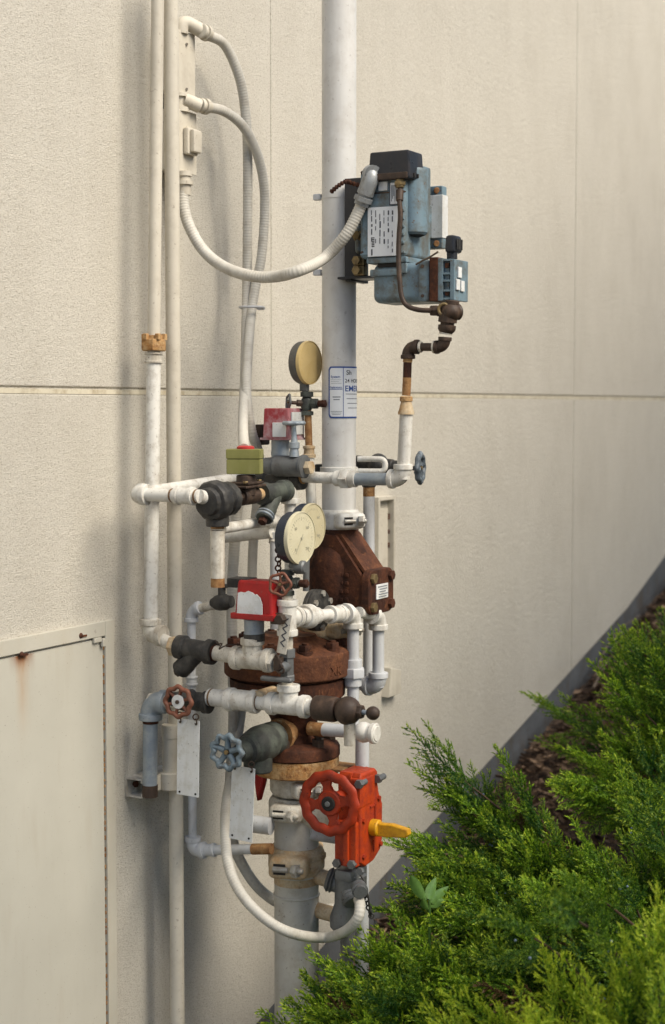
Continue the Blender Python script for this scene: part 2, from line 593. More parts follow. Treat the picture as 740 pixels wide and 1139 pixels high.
bump(nt, bs, tex(nt, 60, 4), 0.5, 0.005)
bump(nt, bs, tex(nt, 14, 3), 0.2, 0.008)
M_WALL = m
MATS['wall'] = m

root = thing('exterior_wall', 'long cream sand-textured rendered wall with a horizontal groove behind all the pipes', 'wall', (4.0, 0, .122))
mw = MB()
def panel(x0, x1, z0f, z1):
    xs = [x0] + [x for x in (3.4, 4.014, 4.681, 5.793, 7.30, 7.88, 8.6) if x0 < x < x1] + [x1]
    poly = [(x, z0f(x)) for x in xs] + [(x1, z1), (x0, z1)]
    mw.prism(poly, A(0, 0.03, 0), EX, UP, OUT, 0.03, 0.0035, 2)
g = 0.0085
panel(-3.0, XJ2 - .0015, zf, ZG - g)
panel(XJ2 + .0015, 15, zf, ZG - g)
for xa, xb in ((-3.0, XJ1 - .0018), (XJ1 + .0018, XJ2 - .0015), (XJ2 + .0015, 15)):
    panel(xa, xb, lambda x: ZG + g, 5.2)
mw.box((6, .1035, 2.5), (18, .197, 5.6))
mw.build('render_coat', M_WALL, root, angle=12)
M_SEAL = paint('pale_yellow_sealant', (0.64, 0.59, 0.46), .6, dirt=(.26, .19, .10), amt=.6, chips=.3, sc=30)
MB().box((6, .0035, ZG - .0025), (18, .0062, g * 2 - .006)).build('joint_sealant', M_SEAL, root)
m, nt, bs = nodes_new('grey_concrete')
c = mix(nt, ramp(nt, tex(nt, 6, 8), .35, .7), (0.125, 0.132, 0.140), (0.075, 0.082, 0.088))
c = mix(nt, ramp(nt, tex(nt, 60, 5), .55, .7, 0, .6), c, (0.07, 0.065, 0.06))
c = mix(nt, ramp(nt, tex(nt, 11, 6, (1, 1, .5), .7), .50, .66, 0, .7), c, (0.085, 0.062, 0.042))
nt.links.new(c, bs.inputs['Base Color'])
bs.inputs['Roughness'].default_value = .9
bump(nt, bs, tex(nt, 90, 5), .5, .003)
M_CONC = m
xs = [-3, 3.4, 4.014, 4.681, 5.793, 7.30, 7.88, 8.6, 15]
mf = MB()
mf.prism([(x, zf(x) - .6) for x in xs] + [(x, zf(x) - .003) for x in reversed(xs)], A(0, .0045, 0), EX, UP, OUT, 0.0025)
mf.build('foundation', M_CONC, root)

# ground ---------------------------------------------------------------
m, nt, bs = nodes_new('dark_mulch_soil')
c = mix(nt, ramp(nt, tex(nt, 9, 8), .35, .65), (0.045, 0.03, 0.02), (0.085, 0.055, 0.035))
c = mix(nt, ramp(nt, tex(nt, 55, 6), .5, .66, 0, .8), c, (0.13, 0.085, 0.055))
nt.links.new(c, bs.inputs['Base Color'])
bs.inputs['Roughness'].default_value = .95
bump(nt, bs, tex(nt, 45, 6), 1, .02)
gx = np.r_[np.linspace(-40, 2, 15)[:-1], np.linspace(2, 10, 81), np.linspace(10, 60, 18)[1:]]
gy = np.r_[np.linspace(-60, -4, 14)[:-1], np.linspace(-4, .3, 44)]
mg = MB()
vs = []
for x in gx:
    for y in gy:
        z = float(gz(x, y))
        if 2 < x < 10 and y > -4:
            z += .02 * math.sin(x * 9 + y * 4) * math.sin(y * 11) + .012 * math.sin(23 * x) * math.cos(19 * y)
        vs.append(A(x, y, z))
ny = len(gy)
mg.add(vs, [[i * ny + j, (i + 1) * ny + j, (i + 1) * ny + j + 1, i * ny + j + 1] for i in range(len(gx) - 1) for j in range(ny - 1)])
tag(mg.build('ground', m, None, 180), kind='structure')

# access door ------------------------------------------------------------
oT = .010
p_tr = W(126.5, 689, oT)
xr, zt = p_tr[0], p_tr[2]
fw = .036
door = thing('access_door', 'cream painted metal access door with a rust run below its top frame', 'door', (2.75, 0, .1))
door_l = xr - 1.0
md = MB()
md.box((xr - fw / 2, -.006, (zt + .1) / 2), (fw, .012, zt - .1), bev=.0015)
md.box(((xr - fw + door_l) / 2, -.006, zt - fw / 2), (xr - fw - door_l, .0118, fw), bev=.0015)
md.box((door_l - fw / 2, -.006, (zt + .1) / 2), (fw, .012, zt - .1), bev=.0015)
md.build('door_frame', M_DOOR, door)
M_DOORP, nt, bs = nodes_new('rust_streaked_door_paint')
tc = nt.nodes.new('ShaderNodeTexCoord')
sep = nt.nodes.new('ShaderNodeSeparateXYZ')
nt.links.new(tc.outputs['Object'], sep.inputs[0])
def mth(op, a, b=None, cl=False):
    n = nt.nodes.new('ShaderNodeMath'); n.operation = op; n.use_clamp = cl
    for i, v in enumerate((a, b)):
        if v is None: continue
        if isinstance(v, (int, float)): n.inputs[i].default_value = v
        else: nt.links.new(v, n.inputs[i])
    return n.outputs[0]
pr = W(25, 735, .006)
def runmask(x, z, wid, ln, s):
    dx = mth('DIVIDE', mth('ABSOLUTE', mth('SUBTRACT', sep.outputs['X'], x)), wid)
    ex = mth('SUBTRACT', 1, dx, True)
    dz = mth('DIVIDE', mth('SUBTRACT', z, sep.outputs['Z']), ln)
    fz = mth('MULTIPLY', mth('SUBTRACT', 1, dz, True), mth('GREATER_THAN', dz, -0.02))
    return mth('MULTIPLY', mth('MULTIPLY', ex, mth('MULTIPLY', fz, fz)), s, True)
c = mix(nt, ramp(nt, tex(nt, 5, 6), .3, .7), (0.54, 0.525, 0.455), (0.49, 0.475, 0.41))
c = mix(nt, ramp(nt, tex(nt, 30, 6, (1, 1, .15)), .55, .75, 0, .25), c, (0.42, 0.37, 0.29))
c = mix(nt, ramp(nt, tex(nt, 190, 2), .71, .73, 0, .7), c, (0.2, 0.15, 0.1))
nz = ramp(nt, tex(nt, 40, 5, (1, 1, .2)), .3, .6, .35, 1)
lx, lz = pr[0] - 2.75, pr[2] - .1 + .012
c = mix(nt, mth('MULTIPLY', runmask(lx, lz, .028, .24, 1.0), nz, True), c, (0.42, 0.20, 0.045))
c = mix(nt, mth('MULTIPLY', runmask(lx, lz, .05, .05, 1.6), nz, True), c, (0.22, 0.07, 0.02))
nt.links.new(c, bs.inputs['Base Color'])
bs.inputs['Roughness'].default_value = .42
bump(nt, bs, tex(nt, 3.5, 2), .2, .01)
md = MB()
md.box(((door_l + xr - fw) / 2, -.003, (zt - fw + .1) / 2 - .003), (xr - fw - door_l - .008, .006, zt - fw - .106), bev=.001)
md.build('door_panel', M_DOORP, door)
mk = MB()
zz = .2
rr = random.Random(3)
while zz < zt - fw - .02:                       # crumbling sealant beads in the joint
    mk.box((xr - fw - .003, -.0065, zz), (.004, .004, rr.uniform(.004, .012)), bev=.001)
    zz += rr.uniform(.012, .03)
mk.build('joint_bead', M_RUSTPIPE, door)
mk = MB()
for q in (W(24, 728, .012), W(90, 707, .012)):
    mk.ball(q, .007, OUT, .7, 10, 6)
    mk.box(q + A(.012, 0, -.002), (.02, .006, .005), bev=.001)
build_each(mk, 'rusted_screw', M_RUST, door)
q = W(108, 712, .01)
MB().box(q, (.03, .008, .012), bev=.002).box(q + A(.02, -.004, -.008), (.012, .008, .02), bev=.002).build('latch', M_DOOR, door)

# ================================================================== CONDUITS AND PIPES ON THE WALL
X1 = W(168, 700, .09)[0]
root = thing('supply_pipe', 'slim white wall pipe with a rusty orange union, leftmost of the uprights', 'pipe', W(168, 700, .11))
top, bot = W(176, -40, .092), W(167.5, 706, .09)
dn = unit(bot - top)
def along(py, t=top, b=bot):
    lo, hi = 0., 1.
    for _ in range(40):
        mm = (lo + hi) / 2
        d = t + (b - t) * mm - CAM
        if 569.5 - FPX * (d @ UPV) / (d @ FWD) < py: lo = mm
        else: hi = mm
    return t + (b - t) * lo
r1 = .0163
pipe(root, top, along(394), r1 * .97, M_CREAM)
pipe(root, along(394), along(708), r1 * 1.1, M_WHITE)
u_ = MB()
c0 = along(384)
u_.hexn(c0, dn, .033, .028)
u_.cyl(c0 + UP * .014, c0 + UP * .024, .022, 20)
for k in range(5):
    q = k * 1.256 + .4
    u_.box(c0 + A(math.cos(q) * .026, math.sin(q) * .026, .020), (.012, .012, .016), bev=.002)
u_.build('rusty_union', M_ORANGE, root)
coupling(root, along(398), dn, r1, M_WHITE2, .026)
corner = bot
elbow(root, corner, UP, OUT, r1 * 1.15, M_WHITE2, 1.5)
e_out = N(196, 719, X1)
pipe(root, corner, e_out, r1 * 1.05, M_WHITE2, 'nipple')

root = thing('conduit_riser', 'thick cream conduit running the full height beside the slim white pipe', 'conduit', W(189, 1139, .108))
pt, pb = W(190, -40, .09), W(189, 1300, .09)
pipe(root, pt, A(pt[0], pt[1], zf(3.4) - .1), .0185, M_CREAM)
coupling(root, W(189.5, 840, .09), UP, .0158, M_CREAM, .155)
m = MB()
c0 = W(189, 868, .09)
m.lathe(c0 - UP * .022, UP, [(0, .0245), (.002, .0262), (.042, .0262), (.044, .0245)], 28)
m.box(c0 + A(-.03, .012, 0), (.03, .004, .04), bev=.001)
m.box(c0 + A(0, .056, 0), (.03, .06, .03), bev=.002)
m.build('pipe_strap', M_CREAM, root)
M_CREAM_ = M_CREAM

# junction boxes ------------------------------------------------------------
ob = .055
xL = W(189, 75, ob)[0]
def wallbox(pr_, pt_, pb_, name, lab):
    a, b = W(pr_, pt_, ob), W(pr_, pb_, ob)
    root = thing(name, lab, 'junction box', A((xL + a[0]) / 2, 0, b[2]), 'electrical boxes on the wall')
    MB().box(((xL + a[0]) / 2, -ob / 2, (a[2] + b[2]) / 2), (a[0] - xL, ob, a[2] - b[2]), bev=.003).build('box_body', M_CREAM, root)
    MB().box(((xL + a[0]) / 2, -ob - .002, (a[2] + b[2]) / 2), (a[0] - xL + .006, .004, a[2] - b[2] + .006), bev=.0015).build('cover_plate', M_CREAM, root)
    return root, a, b
rb1, a1, b1 = wallbox(215, 40, 107, 'junction_box', 'blank cream junction box, upper of the two beside the conduit')
m = MB()
for py in (49, 99):
    m.cyl(W(208, py, ob + .003), W(208, py, ob + .008), .0035, 10)
build_each(m, 'screw', M_BOLT, rb1)
rb2, a2, b2 = wallbox(216.5, 128, 194, 'switch_box', 'cream switch box with a lidded cover, lower of the two beside the conduit')
q0, q1 = W(209.5, 143, ob + .004), W(209.5, 173, ob + .004)
qc = (q0 + q1) / 2
m = MB()
m.box(qc + A(.0, -.008, 0), (.050, .016, q0[2] - q1[2]), bev=.005)
m.box(qc + A(.002, -.022, 0), (.038, .016, (q0[2] - q1[2]) * .84), bev=.005)
m.build('switch_lid', M_CREAM, rb2)
xm = (xL + a1[0]) / 2 + .006
m = MB()                                     # neck between the two boxes
zt_, zb_ = b1[2], a2[2]
m.lathe(A(xm, -.042, zb_), UP, [(0, .026), ((zt_ - zb_) * .25, .026), ((zt_ - zb_) * .25, .02), ((zt_ - zb_) * .8, .02), ((zt_ - zb_) * .8, .027), (zt_ - zb_, .027)], 24)
m.build('neck', M_CREAM, rb2)

OA = .132
_xa = W(151, 550, OA)[0]
_ob = -N(222, 552, _xa)[1]
onU_X = W(275, 556.5 + 33 * (545.5 - 556.5) / 76.0, _ob + .01 + .01 * 33 / 76.0)[0]
# flexible conduits -------------------------------------------------------------
GRP = 'ribbed flexible conduits'
rh = .0128
hs = W(231, 38, .085)
pts = [W(x, y, o) for x, y, o in ((231, 39, .085), (250, 50, .09), (266, 85, .10), (273, 125, .10), (275.5, 170, .10), (275.5, 250, .09), (274.5, 330, .085),
                                  (272.5, 420, .14), (270.5, 470, .22))] + [N(271.5, 499, onU_X)]
root, q = ribbed('flex_conduit', 'ribbed cream hose from the top box down to the red ring on the olive box', pts, rh, M_HOSE, GRP)
p_el = W(205, 40, .04)
m = MB().tube(fillet([A(xm, -.05, a1[2] - .004), A(xm, -.05, a1[2] + .032), A(xm, -.05, a1[2] + .032) + (hs - A(xm, -.05, a1[2] + .032)) * .75], .028, 8), .018, 20)
m.build('elbow', M_CREAM, root)
connector(root, hs - unit(q[1] - q[0]) * .03, q[4] - q[0], rh, M_CREAM)
pts = [W(x, y, o) for x, y, o in ((231, 119, .085), (250, 124, .10), (270, 140, .12), (285, 168, .13), (293, 200, .13), (294.5, 235, .125), (291, 285, .12), (284, 320, .11),
                                  (279.5, 350, .11), (275.5, 400, .14), (274.5, 440, .17), (280, 480, .19), (288, 505, .19), (288, 540, .17), (282, 600, .15), (279, 680, .14),
                                  (272, 760, .15), (266, 810, .16), (258, 860, .19), (251, 903, .23), (253, 955, .29), (267, 992, .35), (295, 1022, .42), (325, 1038, .47))] + [N(x, y, X) for x, y, X in ((360, 1043, 3.46), (384, 1036, 3.43), (398, 1021, 3.42), (400.5, 1007, 3.435), (399, 1000, 3.46))]
root, q = ribbed('flex_conduit', 'long white ribbed hose looping under the red gearbox at the bottom', pts, rh, M_HOSE, GRP)
connector(root, W(231, 119, .085) - unit(q[4] - q[0]) * .03, q[4] - q[0], rh, M_CREAM)
m = MB().tube([A(xm, -.055, zb_ + .032), W(222, 118, .08)], .018, 20)
m.build('elbow', M_CREAM, root)
connector(root, q[-1] + UP * .032, q[-5] - q[-1], rh, M_STEEL)
pts = [W(x, y, o) for x, y, o in ((205, 208, .06), (204, 226, .062), (210, 250, .08), (226, 278, .12), (248, 296, .18), (275, 306, .26), (303, 308, .33), (333, 301, .41))]
X_M = 3.60
pts += [N(x, y, X_M + d) for x, y, d in ((362, 286, -.02), (385, 261, -.01), (399, 235, 0), (404.5, 221, 0))]
root, q = ribbed('flex_conduit', 'ribbed cream hose swinging from the switch box across to the blue compressor', pts, rh * 1.12, M_HOSE, GRP)
m = MB()
z1_ = b2[2]
m.lathe(pts[0] + UP * (z1_ - pts[0][2]), -UP, [(0, .020), (.012, .020), (.012, .016), (.024, .016), (.024, .023), (.034, .023), (.034, .017), (.06, .017)], 24)
m.build('connector', M_CREAM, root)
connector(root, q[-1] + unit(q[-1] - q[-6]) * .024, q[-6] - q[-1], rh * 1.15, M_ZINC)
e0 = q[-1] + unit(q[-1] - q[-6]) * .02
e1 = N(413, 193, X_M + .01)
m = MB().tube(fillet([e0, e0 + unit(q[-1] - q[-6]) * .045, e1, e1 + EX * .06], .025, 8), .021, 20)
m.lathe(e1 + EX * .012, EX, [(0, .027), (.012, .027)], 24)
m.build('elbow', M_ZINC, root)
pts = [W(x, y, o) for x, y, o in ((268, 545, .20), (264, 570, .17), (259, 640, .15), (258, 700, .15), (260, 800, .15), (256, 880, .15), (258, 930, .16), (270, 962, .18), (290, 990, .21), (318, 1008, .25), (350, 1012, .30), (378, 1010, .36))]
root, q = ribbed('flex_conduit', 'grey-brown hose curving behind the lower riser in shade', pts, rh * 1.1, M_HOSE, GRP)
c0 = W(280, 342, .11)
tie = thing('cable_tie', 'small grey strap binding the two flexible hoses together', 'strap', c0)
m = MB().torus(c0, UP, .032, .0035, 24, 8)
m.box(c0 + A(.03, -.012, -.001), (.012, .02, .008), bev=.002)
m.build('strap_band', M_GREYP, tie)

# strut bracket with the drain pipe in front ------------------------------------
pw = W(144, 886, .02)
xs0 = W(139, 877, .0)[0]
zc = W(145, 876.5, .02)[2]
root = thing('strut_bracket', 'short galvanised channel bracket bolted to the wall at the left', 'bracket', (xs0, 0, zc))
m = MB()
t_ = .0035
prof = [(0, -.022), (.044, -.022), (.044, -.012), (.044 - t_, -.012), (.044 - t_, -.022 + t_), (t_, -.022 + t_), (t_, .022 - t_), (.044 - t_, .022 - t_), (.044 - t_, .012), (.044, .012), (.044, .022), (0, .022)]
m.prism([(a * 1.2, b * 1.1) for a, b in prof], A(xs0, -.001, zc), OUT, UP, EX, .24)
m.build('channel', M_WHITE2, root)
m = MB()
bolt(m, A(xs0 + .03, -.005, zc + .002), OUT, .005, .008)
build_each(m, 'bolt', M_RUST, root)

XG = W(167, 840, .075)[0]
root = thing('drain_riser', 'blue-grey galvanised stub pipe with an elbow above the wall bracket', 'pipe', W(167, 840, .075))
cg = N(167.5, 779, XG)
bt = N(167, 886, XG)
rg = .0185
pipe(root, cg - UP * .02, bt + UP * .03, rg, M_GALV)
MB().cyl(bt, bt + UP * .03, rg * 1.08, 26).build('rusted_end', M_BROWNBLK, root)
MB().cyl(cg - UP * .058, cg - UP * .044, rg * 1.08, 26).build('rust_band', M_RUST, root)
elbow(root, cg, -UP, OUT, rg * 1.12, M_GALV, 1.75)
pipe(root, cg, N(200, 781, XG), rg, M_WHITE2, 'nipple')

# little copper-size drip line at the left
root = thing('drip_pipe', 'thin grey-white pipe with small elbows running low behind the strainer', 'pipe', W(213, 900, .12))
rd = .0112
XD = W(213, 680, .12)[0]
od = .12
t0, t1 = V(XD, od, 679), V(XD, od, 946)
pipe(root, t0, t1, rd, M_GREYP)
elbow(root, t0, -UP, unit(N(235, 672, XD) - t0), rd * 1.12, M_GREYP, 1.7)
pipe(root, t0, N(247, 671, XD), rd, M_WHITE2, 'nipple')
coupling(root, V(XD, od, 757), UP, rd, M_GREYP, .022)
e2 = W(283, 944.5, .30)
elbow(root, t1, UP, unit(e2 - t1), rd * 1.35, M_GREYP, 1.8)
coupling(root, t1 + (e2 - t1) * .27, e2 - t1, rd * 1.15, M_GREYP, .035)
pipe(root, t1, e2, rd * 1.15, M_GREYP)
MB().cyl(e2 - unit(e2 - t1) * .005, e2 + unit(e2 - t1) * .05, rd * 1.25, 20).build('rusted_nipple', M_RUSTPIPE, root)
root = thing('ball_valve', 'small black ball valve on the thin grey pipe beside the red switch', 'valve', N(248, 671, XD))
m = MB()
a_, b_ = N(236, 671, XD), N(258, 669, XD)
ax = unit(b_ - a_)
Lv = np.linalg.norm(b_ - a_)
m.lathe(a_, ax, [(0, .012), (.010, .016), (.012, .018), (Lv * .4, .021), (Lv * .7, .021), (Lv * .8, .017), (Lv, .015)], 20)
m.cyl((a_ + b_) / 2, (a_ + b_) / 2 + UP * .038, .010, 16, .002)
m.build('valve_body', M_BLACK, root)
m = MB()
h0 = (a_ + b_) / 2 + UP * .036
m.box(h0 + UP * .006, (.014, .032, .010), bev=.002)
m.build('lever', M_BLACK, root)

# ================================================================== MAIN RISER
RX, RO = W(330, 1000, .35)[0], .35
UX, UO = RX + .145, .396
def RP(py): return V(RX, RO, py)
def UPt(py): return V(UX, UO, py)
rl, ru = .0575, .0445

root = thing('lower_riser', 'fat white riser pipe rising from the junipers to the lettered coupling', 'pipe', RP(1139))
MB().cyl(A(RX, -RO, float(gz(RX, -RO)) - .1), RP(905), rl, 48).build('pipe', M_RISER2, root)
m = MB().torus(RP(994), UP, rl, .0035, 48, 8)
m.build('weld_ring', M_RISER2, root)
MB().lathe(RP(977) - UP * .01, UP, [(0, rl + .0004), (.02, rl + .0008)], 48).build('rust_stain_band', M_RUSTWHITE, root)

def grooved(name, lab, c, r, h, padang, mat, bolt_mat, lug=1.0, slot=True):
    root = thing(name, lab, 'coupling', c, 'grooved pipe couplings')
    R = r * 1.27
    m = MB()
    m.lathe(c - UP * h / 2, UP, [(0, r * 1.0), (0, r * 1.12), (h * .08, r * 1.19), (h * .24, R), (h * .76, R), (h * .92, r * 1.19), (h, r * 1.12), (h, r * 1.0)], 48)
    b = MB()
    sl = MB()
    for a0 in (padang, padang + math.pi):
        d = A(math.cos(a0), math.sin(a0), 0)
        tq = A(-d[1], d[0], 0)
        pc = c + d * (R + .004 * lug)
        m.box(pc, (.050 * lug, .088 * lug, h * .80), (d, tq, UP), .014 * lug, 3)
        fc = c + d * (R + .0292 * lug)
        if slot:
            sl.box(fc - tq * .016 * lug - d * .0015, (.004, .028 * lug, h * .40), (d, tq, UP), .001)
        b.cyl(fc - tq * .030 * lug + d * .001, fc + tq * .004 * lug + d * .001, h * .11, 14)
        b.hexn(fc + tq * .022 * lug + d * .004, unit(tq + d * .5), .0155 * lug, .014)
        b.ball(fc + tq * .032 * lug + d * .006, .008 * lug, tq, 1, 12, 6)
    m.build('housing', mat, root)
    build_each(b, 'bolt', bolt_mat, root)
    if slot: build_each(sl, 'joint_gap', M_DARK, root)
    return root

PA = math.radians(180 + 28)
cC = RP(955)
kC = grooved('pipe_coupling', 'rust-stained lettered coupling at the top of the fat lower riser', cC, rl, .070, math.radians(196), M_RUSTWHITE, M_BOLT, 1.15)
def wrapz(c, R, ang0):
    return lambda p: c + A(math.cos(ang0 + p[0] / R), math.sin(ang0 + p[0] / R), 0) * (R + p[2]) + UP * p[1]
text_mesh('GRINNELL', .019, M_RUSTWHITE, 'cast_lettering', kC, wrapz(cC + UP * .006, rl * 1.275, math.radians(228)), .007)
text_mesh('4 X 4', .013, M_RUSTWHITE, 'cast_lettering', kC, wrapz(cC - UP * .016, rl * 1.275, math.radians(236)), .006)
root = thing('valve_body_pipe', 'short white pipe piece between the couplings beside the red handwheel', 'pipe', RP(940))
MB().cyl(RP(945), RP(905), rl * .99, 48).build('pipe', M_RISER2, root)
kB = grooved('pipe_coupling', 'white coupling with a black slot just above the short white pipe piece', RP(896.5), rl * .98, .056, math.radians(192), M_WHITE2, M_WHITE2, 1.0)
kA = grooved('pipe_coupling', 'white coupling directly under the orange rusted flange', RP(872), rl * .93, .050, math.radians(232), M_WHITE2, M_BOLT, .9)
# side pipes at the coupling
root = thing('side_pipe', 'stubby grey pipe crossing behind the short white pipe piece', 'pipe', W(290, 915, .31))
MB().cyl(W(262, 914, .24), W(302, 919, .34), .022, 24).build('pipe', M_GREYP, root)
MB().cyl(W(345, 925, .40), W(378, 930, .46), .021, 24).build('pipe', M_GREYP, root)

# dry pipe valve ---------------------------------------------------------------
DX, DO = RX - .012, RO - .018
def DP(py): return V(DX, DO, py)
dv = thing('dry_pipe_valve', 'big round rusty brown valve with bolted lid in the middle of the riser', 'valve', RP(860))
def px2m(n): return n / 436.0
def profile(o, rows):
    z0 = o(rows[0][0])[2]
    return o(rows[0][0]), [(o(y)[2] - z0, px2m(r)) for y, r in rows]
o, pf = profile(DP, [(781, 28), (779, 50), (775, 60), (771, 64), (755, 65), (753, 65), (752, 63)])
MB().lathe(o, UP, pf, 72).build('lower_bowl', M_RUST, dv)
o, pf = profile(DP, [(752, 60), (750, 60), (748.5, 69.5), (746.5, 71), (725, 71), (722, 70.5), (719, 67), (717, 60), (711, 40), (709, 34), (705, 31)])
MB().lathe(o, UP, pf, 72).build('lid', M_RUSTL, dv)
o, pf = profile(lambda y: V(RX - .004, RO - .004, y), [(830, 29), (815, 26), (800, 26), (788, 32), (776, 50)])
MB().lathe(o, UP, pf, 48).build('neck', M_RUST, dv)
o, pf = profile(RP, [(839.5, 47), (838, 49), (829, 49), (826, 47.5), (822, 36)])
MB().lathe(o, UP, pf, 64).build('lower_flange', M_RUST, dv)
o, pf = profile(RP, [(858.5, 46), (857, 48), (841, 48), (839.8, 47.2)])
MB().lathe(o, UP, pf, 64).build('mating_flange', M_ORANGE, dv)
for k in range(10):
    q = 2 * math.pi * (k + .35) / 10
    m = MB()
    cb = DP(719) + A(math.cos(q), math.sin(q), 0) * px2m(60)
    m.cyl(cb - UP * .014, cb + UP * .006, .020, 16)
    m.hexn(cb + UP * .013, UP, .0185, .018)
    m.cyl(cb + UP * .02, cb + UP * .027, .009, 12)
    m.build('lid_bolt', M_RUST, dv)
for k in range(6):
    q = 2 * math.pi * (k + .15) / 6
    m = MB()
    cb = RP(826) + A(math.cos(q), math.sin(q), 0) * px2m(38)
    m.cyl(cb - UP * .01, cb + UP * .045, .009, 12)
    m.hexn(cb + UP * .012, UP, .017, .022)
    m.hexn(cb + UP * .034, UP, .014, .010)
    m.build('flange_bolt', M_BROWNBLK, dv)
text_mesh('1022', .030, M_RUSTL, 'cast_numbers', dv, wrapz(V(DX, DO, 766), px2m(64.0), math.radians(239)), .0035)
text_mesh('XK', .030, M_RUSTL, 'cast_letters', dv, wrapz(V(DX, DO, 743), px2m(71.2), math.radians(251)), .0035)
# neck coupling above the lid
kN = grooved('pipe_coupling', 'dirty cream coupling between the big brown lid and the check valve above', V(UX - .045, UO - .01, 697), .050, .055, math.radians(248), M_RUSTWHITE, M_BOLT, 1.0, False)

# check valve ---------------------------------------------------------------------
cv = thing('check_valve', 'chunky rusted check valve with a bolted end plate on the upper riser', 'valve', UPt(668))
def cpx(n): return n / 420.0
z_ = lambda y: UPt(y)[2]
m = MB()
rows = [(684, 21, 0), (678, 27, 0), (668, 31, 1), (650, 34, 2), (628, 35, 2), (614, 32, 2), (602, 25, 1), (594, 22, 0), (588, 21.5, 0)]
m.lathe(UPt(684), UP, [(z_(y) - z_(684), cpx(r)) for y, r, _ in rows], 48)
# sloping seat housing towards the end plate: prism along the wall, sloped top
oA, oP = UO - .01, UO + .105
pol = [(oA, z_(678)), (oP, z_(678)), (oP, z_(639)), (oA + .035, z_(593)), (oA, z_(593))]
m.prism([(p[0], p[1]) for p in pol], A(UX - .066, 0, 0), OUT, UP, EX, .132, .018, 4)
m2 = MB()
m.build('valve_body', M_RUST, cv, angle=45)
MB().prism([(oP + .004, z_(637)), (oP + .004, z_(633)), (oA + .045, z_(592)), (oA + .03, z_(592)), (oA + .03, z_(596))], A(UX - .054, 0, 0), OUT, UP, EX, .108, .004, 2).build('sloping_hood', M_RUSTL, cv)
ply = []
hw, hh, cr = .072, (z_(630) - z_(679)) / 2, .028
for cx, cy, a0 in ((1, 1, 0), (-1, 1, 90), (-1, -1, 180), (1, -1, 270)):
    for k in range(6):
        q = math.radians(a0 + 90 * k / 5)
        ply.append((cx * (hw - cr) + cr * math.cos(q), cy * (hh - cr) + cr * math.sin(q)))
zc = (z_(630) + z_(679)) / 2
MB().prism(ply, A(UX, -oP, zc), EX, UP, OUT, .020, .004).build('end_plate', M_RUST, cv)
for sx in (-1, 1):
    for sz in (-1, 1):
        m = MB()
        bolt(m, A(UX + sx * .050, -oP - .018, zc + sz * .037), OUT, .008, .006)
        m.build('plate_bolt', M_BRASS if sx < 0 else M_RUST, cv)
npl = MB().box(A(UX, -oP - .0215, zc), (.066, .003, .038), bev=.001).build('name_plate', M_TAG, cv)
m = MB()
for k in range(5):
    m.box(A(UX + (k % 2) * .004, -oP - .0237, zc + .013 - .0065 * k), (.05 - .008 * (k % 3), .0012, .0022))
m.build('plate_print', M_GREYINK, npl)
m = MB()                                          # worn casting marks, raised
rr = random.Random(5)
for row in range(4):
    for k in range(5):
        o_ = UO - .005 + k * .016
        xx = UX - .067
        m.box(A(xx, -o_ + .0, z_(636 + row * 9) + rr.uniform(-.001, .001)), (.006, .010, .010), bev=.002)
m.build('casting_marks', M_RUST, cv)

kU = grooved('pipe_coupling', 'bright white coupling with a plate, right above the rusty check valve', UPt(577.5), ru * .98, .052, math.radians(236), M_WHITE, M_BOLT, .9)
m = MB().box(UPt(577) + A(.0, -ru * 1.27 - .003, 0), (.035, .006, .026), bev=.002)
m.build('raised_pad', M_WHITE, kU)

up = thing('upper_riser', 'tall white riser pipe with a blue-bordered notice, running out of the top', 'pipe', UPt(566))
MB().cyl(UPt(568), UPt(-60), ru, 48).build('pipe', M_RISER, up)
m = MB()
for py in (221, 303):
    m.lathe(UPt(py) - UP * .002, UP, [(0, ru + .0003), (0, ru + .0012), (.004, ru + .0012), (.004, ru + .0003)], 48)
m.build('band_clamp', M_RISER, up)
for py in (219, 303):
    cb = UPt(py) + A(-.018, .052, 0)
    MB().box(cb, (.018, .022, .016), bev=.003).build('clamp_bolt', M_GREYP, up)

# notice wrapped on the riser: starts at its camera-side face and runs round to the right
zs0, zs1 = UPt(465)[2], UPt(408)[2]
def ang_px(px):                                    # angle on the riser's surface seen at this column
    best = None
    for k in range(3600):
        q = math.radians(120 + k * .06)
        p = A(UX + ru * math.cos(q), -UO + ru * math.sin(q), (zs0 + zs1) / 2)
        d = p - CAM
        x = 370 + FPX * (d @ RIGHT) / (d @ FWD)
        if best is None or abs(x - px) < best[0]:
            nrm = A(math.cos(q), math.sin(q), 0)
            if nrm @ d < 0: best = (abs(x - px), q)
    return best[1]
qa = ang_px(366.0)
RS = ru + .0009
def onpipe(u, v, lift=0.0):
    q = qa + u / RS
    return A(UX + (RS + lift) * math.cos(q), -UO + (RS + lift) * math.sin(q), zs0 + v)
def patch(name, mat, parent, u0, u1, v0, v1, lift, rad=0.0):
    m = MB()
    n = max(2, int((u1 - u0) / .003))
    vs, fs = [], []
    for i in range(n + 1):
        u = u0 + (u1 - u0) * i / n
        e = min(u - u0, u1 - u)
        ins = 0
        if rad and e < rad: ins = rad - math.sqrt(max(0, rad * rad - (rad - e) ** 2))
        for (v, l) in ((v0 + ins, lift - .0006), (v0 + ins, lift), (v1 - ins, lift), (v1 - ins, lift - .0006)):
            vs.append(onpipe(u, v, l))
    for i in range(n):
        for k in range(3):
            fs.append([i * 4 + k, (i + 1) * 4 + k, (i + 1) * 4 + k + 1, i * 4 + k + 1])
    m.add(vs, fs)
    return m.build(name, mat, parent, 60)
HS, WS = zs1 - zs0, .128
st = patch('notice', M_BLUEINK, up, 0, WS, 0, HS, .0006, .008)
